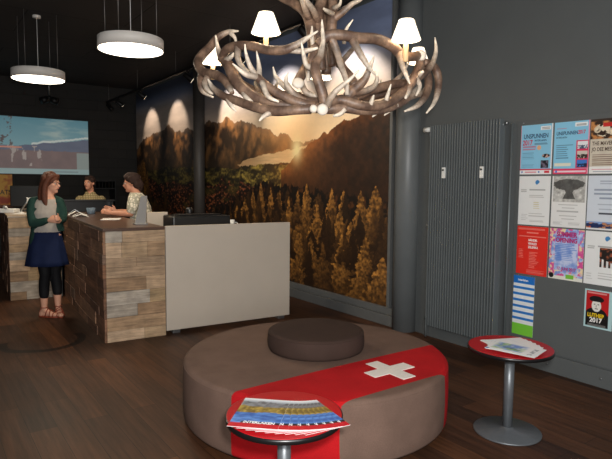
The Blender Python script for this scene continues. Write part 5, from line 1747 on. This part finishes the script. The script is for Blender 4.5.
h2 = [('e', at2(-.026, 0, .050), (.106, .088, .090), mx2), ('e', at2(-.060, 0, -.01), (.060, .078, .080), mx2),
      ('c', [at2(.056, -.04, .080), at2(.062, .0, .090), at2(.056, .04, .080)], [.022, .026, .022]), ('c', [at2(-.08, 0, .03), at2(-.105, 0, -.03), at2(-.095, 0, -.085)], [.05, .045, .03]), ('e', at2(.0, 0, .085), (.085, .075, .06), mx2),
      ('c', [at2(.0, .076, .06), at2(-.02, .080, .0)], [.026, .018]), ('c', [at2(.0, -.076, .06), at2(-.02, -.080, .0)], [.026, .018]),
      ('c', [at2(-.09, -.03, -.05), at2(-.085, .03, -.05)], [.03, .03])]
blob('hair', h2, M_HAIR2, pe, voxel=.008, smooth=1)
blob('shirt', [('l', [(g2(-.04, 0, .86), .155, .185, TA2), (g2(-.04, 0, .98), .15, .182, TA2), (g2(-.06, 0, 1.10), .145, .172, TA2), (g2(-.09, 0, 1.24), .150, .185, TA2), (g2(-.11, 0, 1.365), .112, .150, TA2), (g2(-.13, 0, 1.425), .074, .085, TA2)]),
               ('c', [sh_n, g2(-.115, .185, 1.255), g2(-.125, .195, 1.21)], [.085, .074, .064]), ('c', [sh_f, g2(-.16, -.16, 1.255), g2(-.185, -.17, 1.215)], [.072, .066, .060]),
               ('c', [g2(-.13, -.055, 1.40), g2(-.15, .0, 1.375), g2(-.13, .055, 1.40)], [.02, .02, .02])], M_SHIRT, pe, voxel=.008, smooth=3)
blob('trousers', [('c', [g2(.03, .08, .90), g2(.03, .09, .5), g2(.03, .09, .12)], [.105, .08, .062]), ('c', [g2(.03, -.08, .90), g2(.05, -.09, .5), g2(.06, -.09, .12)], [.105, .08, .062]), ('e', g2(.03, 0, .9), (.14, .17, .1))], M_TROUS, pe, voxel=.012)
for c in (g2(-.035, .09, 0), g2(-.005, -.09, 0)):
    MB().ball(c + EZ * .035, (.13, .05, .034), n=14, mx=Matrix.Rotation(ANG_R, 3, 'Z')).build('shoe', M_BLACK, pe)

# ---- clerk behind the far counter
cl = empty('person', (1.655, 9.35, 0), 'person in a sand coloured checked shirt behind the dark riser in the background', 'person')
g3 = Fig((1.655, 9.35, 0), ANG_R + R(10))
HEAD3 = g3(-.01, .03, 1.535)
hp3, at3, *_r3, mx3 = head_prims(HEAD3, ANG_R - R(90) - R(12), .06, .98)
TA3 = ANG_R + R(10)
b3 = hp3 + [('c', [g3(0, 0, 1.34), g3(0, 0, 1.41), g3(0, .01, 1.47)], [.060, .054, .052]),
            ('l', [(g3(0, 0, .84), .165, .12, TA3), (g3(0, 0, 1.0), .15, .11, TA3), (g3(0, 0, 1.2), .165, .115, TA3), (g3(0, 0, 1.30), .15, .10, TA3), (g3(0, 0, 1.36), .08, .07, TA3)])]
for s in (-1, 1):
    wr = g3(s * .16, .25, 1.13)
    b3 += [('c', [g3(s * .165, 0, 1.28), g3(s * .20, .02, 1.15), g3(s * .21, .06, 1.05)], [.052, .045, .038]), ('c', [g3(s * .21, .06, 1.05), g3(s * .19, .16, 1.08), wr], [.038, .034, .025])]
    b3 += hand_prims(wr, g3.c + g3.r * -s * .2, -EZ, s, 1.0, .4)
    b3 += [('c', [g3(s * .08, 0, .90), g3(s * .09, 0, .5), g3(s * .09, 0, .08)], [.09, .06, .036])] + foot(g3, g3(s * .09, 0, .08), g3.c, .24)
blob('body', b3, M_SKIN2, cl, voxel=.009, smooth=3)
face_details(cl, at3, mx3, .98, glasses=False)
blob('hair', [('e', at3(-.024, 0, .046), (.098, .082, .084), mx3), ('e', at3(-.055, 0, -.005), (.055, .07, .07), mx3), ('c', [at3(.055, -.035, .09), at3(.06, .035, .09)], [.018, .018])], M_HAIR2, cl, voxel=.009, smooth=1)
sp = [('l', [(g3(0, 0, .86), .185, .14, TA3), (g3(0, 0, 1.0), .168, .128, TA3), (g3(0, 0, 1.2), .182, .135, TA3), (g3(0, 0, 1.30), .168, .118, TA3), (g3(0, 0, 1.375), .082, .072, TA3)])]
for s in (-1, 1):
    sp += [('c', [g3(s * .165, 0, 1.275), g3(s * .198, .015, 1.17), g3(s * .205, .03, 1.12)], [.068, .062, .056]), ('c', [g3(s * .03, .055, 1.385), g3(s * .065, .02, 1.39)], [.016, .016])]
blob('shirt', sp, M_CHECK, cl, voxel=.009, smooth=3)
blob('trousers', [('c', [g3(.08, 0, .90), g3(.09, 0, .5), g3(.09, 0, .12)], [.105, .08, .062]), ('c', [g3(-.08, 0, .90), g3(-.09, 0, .5), g3(-.09, 0, .12)], [.105, .08, .062]), ('e', g3(0, 0, .9), (.17, .13, .1))], M_TROUS, cl, voxel=.012)
for s in (-1, 1):
    MB().ball(g3(s * .09, .07, .035), (.05, .13, .034), n=14, mx=Matrix.Rotation(ANG_R + R(10), 3, 'Z')).build('shoe', M_BLACK, cl)

# ------------------------------------------------------------------ things on the counters and desk
ZC = 1.1155
M_GLASSB = mat('smoky_blue_plastic', hexc('#8fa3b4'), rough=.15, var=.02, trans=.5)
bw = MB()
bw.lathe([(.045, ZC), (.052, ZC + .004), (.066, ZC + .085), (.063, ZC + .085), (.049, ZC + .012), (0, ZC + .012)], (1.42, 8.02, 0), n=28)
tag(bw.build('bowl', M_GLASSB), 'small translucent bowl of sweets on the counter between the two talking people', 'bowl')
cn = MB()
for i in range(9):
    a = i * 2.4
    cn.ball((1.42 + .026 * math.cos(a), 8.02 + .026 * math.sin(a), ZC + .030 + .010 * (i % 3)), (.015, .012, .010), n=8)
tag(cn.build('sweets', M_WHITE), 'wrapped white sweets filling the small bowl on the counter', 'sweets', kind='stuff')
# loose leaflets heaped beside the woman's hands
rng = random.Random(4)
pl = ['loose folded leaflet lying nearest the woman\'s hands on the counter', 'open leaflet propped in the heap beside the woman\'s hands',
      'crumpled white leaflet on top of the heap left of the bowl', 'pale blue leaflet at the back of the heap left of the bowl']
M_PAPB = mat('pale_blue_paper', hexc('#b8c4d2'), rough=.6, var=.02)
for i, lb in enumerate(pl):
    x, y = 1.19 + .02 * (i % 2), 7.42 + .20 * i
    mb = MB()
    a = rng.uniform(-.25, .25)
    ux, uy = Vector((math.cos(a), math.sin(a), 0)), Vector((-math.sin(a), math.cos(a), 0))
    c0 = Vector((x, y, ZC + .001))
    hgt = .03 + .012 * i
    vs = [c0 - ux * .09 - uy * .07, c0 - uy * .07 + EZ * hgt, c0 + ux * .09 - uy * .07, c0 - ux * .09 + uy * .07, c0 + uy * .07 + EZ * hgt, c0 + ux * .09 + uy * .07]
    vs += [v + EZ * .002 for v in vs]
    mb.add(vs, [(0, 1, 4, 3)[::-1], (1, 2, 5, 4)[::-1], (6, 7, 10, 9), (7, 8, 11, 10), (0, 6, 9, 3)[::-1], (2, 8, 11, 5), (0, 1, 7, 6), (1, 2, 8, 7), (3, 9, 10, 4), (4, 10, 11, 5)])
    tag(mb.build('leaflet', M_PAPB if i == 3 else M_PAPER), lb, 'leaflet')
sh = MB().box((1.43, 6.80, ZC + .0015), (.21, .297, .003), Matrix.Rotation(R(-18), 3, 'Z')).build('paper_sheet', M_PAPER)
tag(sh, 'flat sheet of paper on the dark counter top below the leaning person\'s hands', 'paper')
# grey display stand leaning at the counter end
ds = empty('display_stand', (1.51, 5.80, ZC), 'thin tilted grey board on the counter end in front of the leaning person', 'display stand')
M_GREYB = mat('mid_grey_board', hexc('#8e8c89'), rough=.45, var=.02)
a, b = Vector((1.455, 5.80, ZC + .012)), Vector((1.525, 5.80, ZC + .300))
dirv = (b - a)
sidev = Vector((1, 0, 0)) * .105
backv = Vector((.3, .5, 0)).normalized() * .010
mb = MB()
vs = [a, a + sidev * 1.1, b + sidev * .6, b]
vs += [v + backv for v in vs]
mb.add(vs, [(0, 1, 2, 3), (7, 6, 5, 4), (0, 4, 5, 1), (1, 5, 6, 2), (2, 6, 7, 3), (3, 7, 4, 0)])
mb.build('board', M_GREYB, ds, bevel=.002)
MB().box((1.515, 5.81, ZC + .007), (.13, .12, .013), None).build('foot', M_GREYB, ds, bevel=.003)

# black receipt printer / office machine on the desk
ZD = .996
pr_ = empty('office_printer', (2.35, 6.02, ZD), 'low wide black office printer behind the pale desk panel', 'printer')
MB().box((2.20, 5.98, ZD + .098), (.68, .36, .196), None).build('housing', M_BLACK, pr_, bevel=.02, seg=3)
MB().box((2.20, 5.96, ZD + .203), (.50, .22, .014), None).build('lid', M_BLACKM, pr_, bevel=.006)
MB().box((2.50, 5.78, ZD + .06), (.20, .10, .03), None).build('paper_tray', M_BLACKM, pr_, bevel=.004)
ta = MB()
ta.lathe([(.022, ZD), (.024, ZD + .18), (.045, ZD + .24), (.030, ZD + .27)], (2.22, 6.28, 0), n=20)
tag(ta.build('desk_stamp', M_BLACK), 'small black stamp standing behind the printer, before the column', 'stamp')
cup = MB()
cup.lathe([(.030, ZD), (.038, ZD + .13), (.035, ZD + .13), (.027, ZD + .006), (0, ZD + .006)], (2.63, 5.98, 0), n=28)
co = cup.build('mug', M_WHITE)
co.location.z += 0
tag(co, 'white mug to the right of the black printer on the pale desk', 'mug')
hd = [Vector((2.664, 5.98, ZD + .10)), Vector((2.70, 5.975, ZD + .09)), Vector((2.70, 5.975, ZD + .05)), Vector((2.662, 5.98, ZD + .035))]
MB().tube([tuple(q[:3]) for q in catmull([tuple(h) for h in hd], 5)], .005, n=8).build('handle', M_WHITE, co)

# monitor, desk lamp, papers and telephone on counter B
mn = empty('computer_monitor', (.74, 9.05, ZC), 'black computer monitor seen from behind on the left counter, under the projection', 'monitor')
rm_ = Matrix.Rotation(ANG_R + R(14), 3, 'Z')
MB().box((.74, 9.05, ZC + .225), (.50, .035, .31), rm_).build('casing', M_BLACK, mn, bevel=.012, seg=3)
MB().box((.745, 9.075, ZC + .225), (.30, .03, .20), rm_).build('screen_back', M_BLACKM, mn, bevel=.01)
MB().box((.745, 9.09, ZC + .06), (.05, .03, .12), rm_).build('stand', M_BLACK, mn)
MB().box((.745, 9.09, ZC + .008), (.24, .17, .015), rm_).build('foot', M_BLACK, mn, bevel=.004)
dl = empty('camera_arm', (.60, 8.62, ZC), 'small silver star-headed arm on a white stand in front of the black monitor', 'stand')
MB().lathe([(.045, ZC), (.045, ZC + .01), (.012, ZC + .018)], (.60, 8.62, 0), n=24).build('base', M_WHITE, dl)
MB().tube([(.60, 8.62, ZC + .01), (.615, 8.62, ZC + .06), (.655, 8.60, ZC + .125), (.69, 8.58, ZC + .165)], [.010, .014, .012, .010], n=10).build('arm', M_STEEL, dl)
star = []
for k in range(8):
    a_ = math.pi / 4 * k + math.pi / 4
    q = .045 if k % 2 == 0 else .022
    star.append((q * math.cos(a_), q * math.sin(a_)))
MB().prism(star, .012, Matrix((g.r, EZ, g.c)).transposed(), (.70, 8.575, ZC + .19)).build('star_head', M_WHITE, dl, bevel=.002)
tp = empty('desk_telephone', (.47, 8.75, ZC), 'white desk telephone on the left counter, at the left edge below the orange poster', 'telephone')
MB().box((.47, 8.75, ZC + .030), (.20, .17, .058), Matrix.Rotation(ANG_R, 3, 'Z')).build('casing', M_WHITE, tp, bevel=.008)
MB().tube([(.40, 8.79, ZC + .075), (.40, 8.77, ZC + .085), (.42, 8.68, ZC + .085), (.42, 8.66, ZC + .075)], [.02, .015, .015, .02], n=10).build('handset', M_WHITE, tp)
sh = MB().box((.62, 8.36, ZC + .002), (.297, .21, .004), Matrix.Rotation(R(-25), 3, 'Z')).build('paper_sheet', M_PAPER)
tag(sh, 'white sheet of paper on the left counter in front of the monitor', 'paper')
for (x, y, z, w, label) in ((.58, 8.86, .05, .10, 'small black box beside the silver arm on the left counter'), ):
    tag(MB().box((x, y, ZC + z / 2), (w, .07, z)).build('desk_box', M_BLACK, bevel=.004), label, 'box')

# black shelf unit against the back wall, behind the leaning person
su = empty('shelf_unit', Wp(3.35, 12.3, 0), 'black open shelf unit in the dark background between the clerk and the leaning person', 'shelf')
for u in (3.08, 3.62):
    MB().box(Wp(u, 12.55, .80), (.03, .42, 1.60), rotW).build('side_panel', M_BLACK, su)
for z in (.10, .45, .80, 1.15, 1.42, 1.59):
    MB().box(Wp(3.35, 12.55, z), (.51, .40, .025), rotW).build('shelf', M_BLACK, su)
for k in range(7):
    MB().box(Wp(3.13 + k * .07, 12.52, 1.50), (.012, .36, .13), rotW).build('divider', M_BLACKM, su)
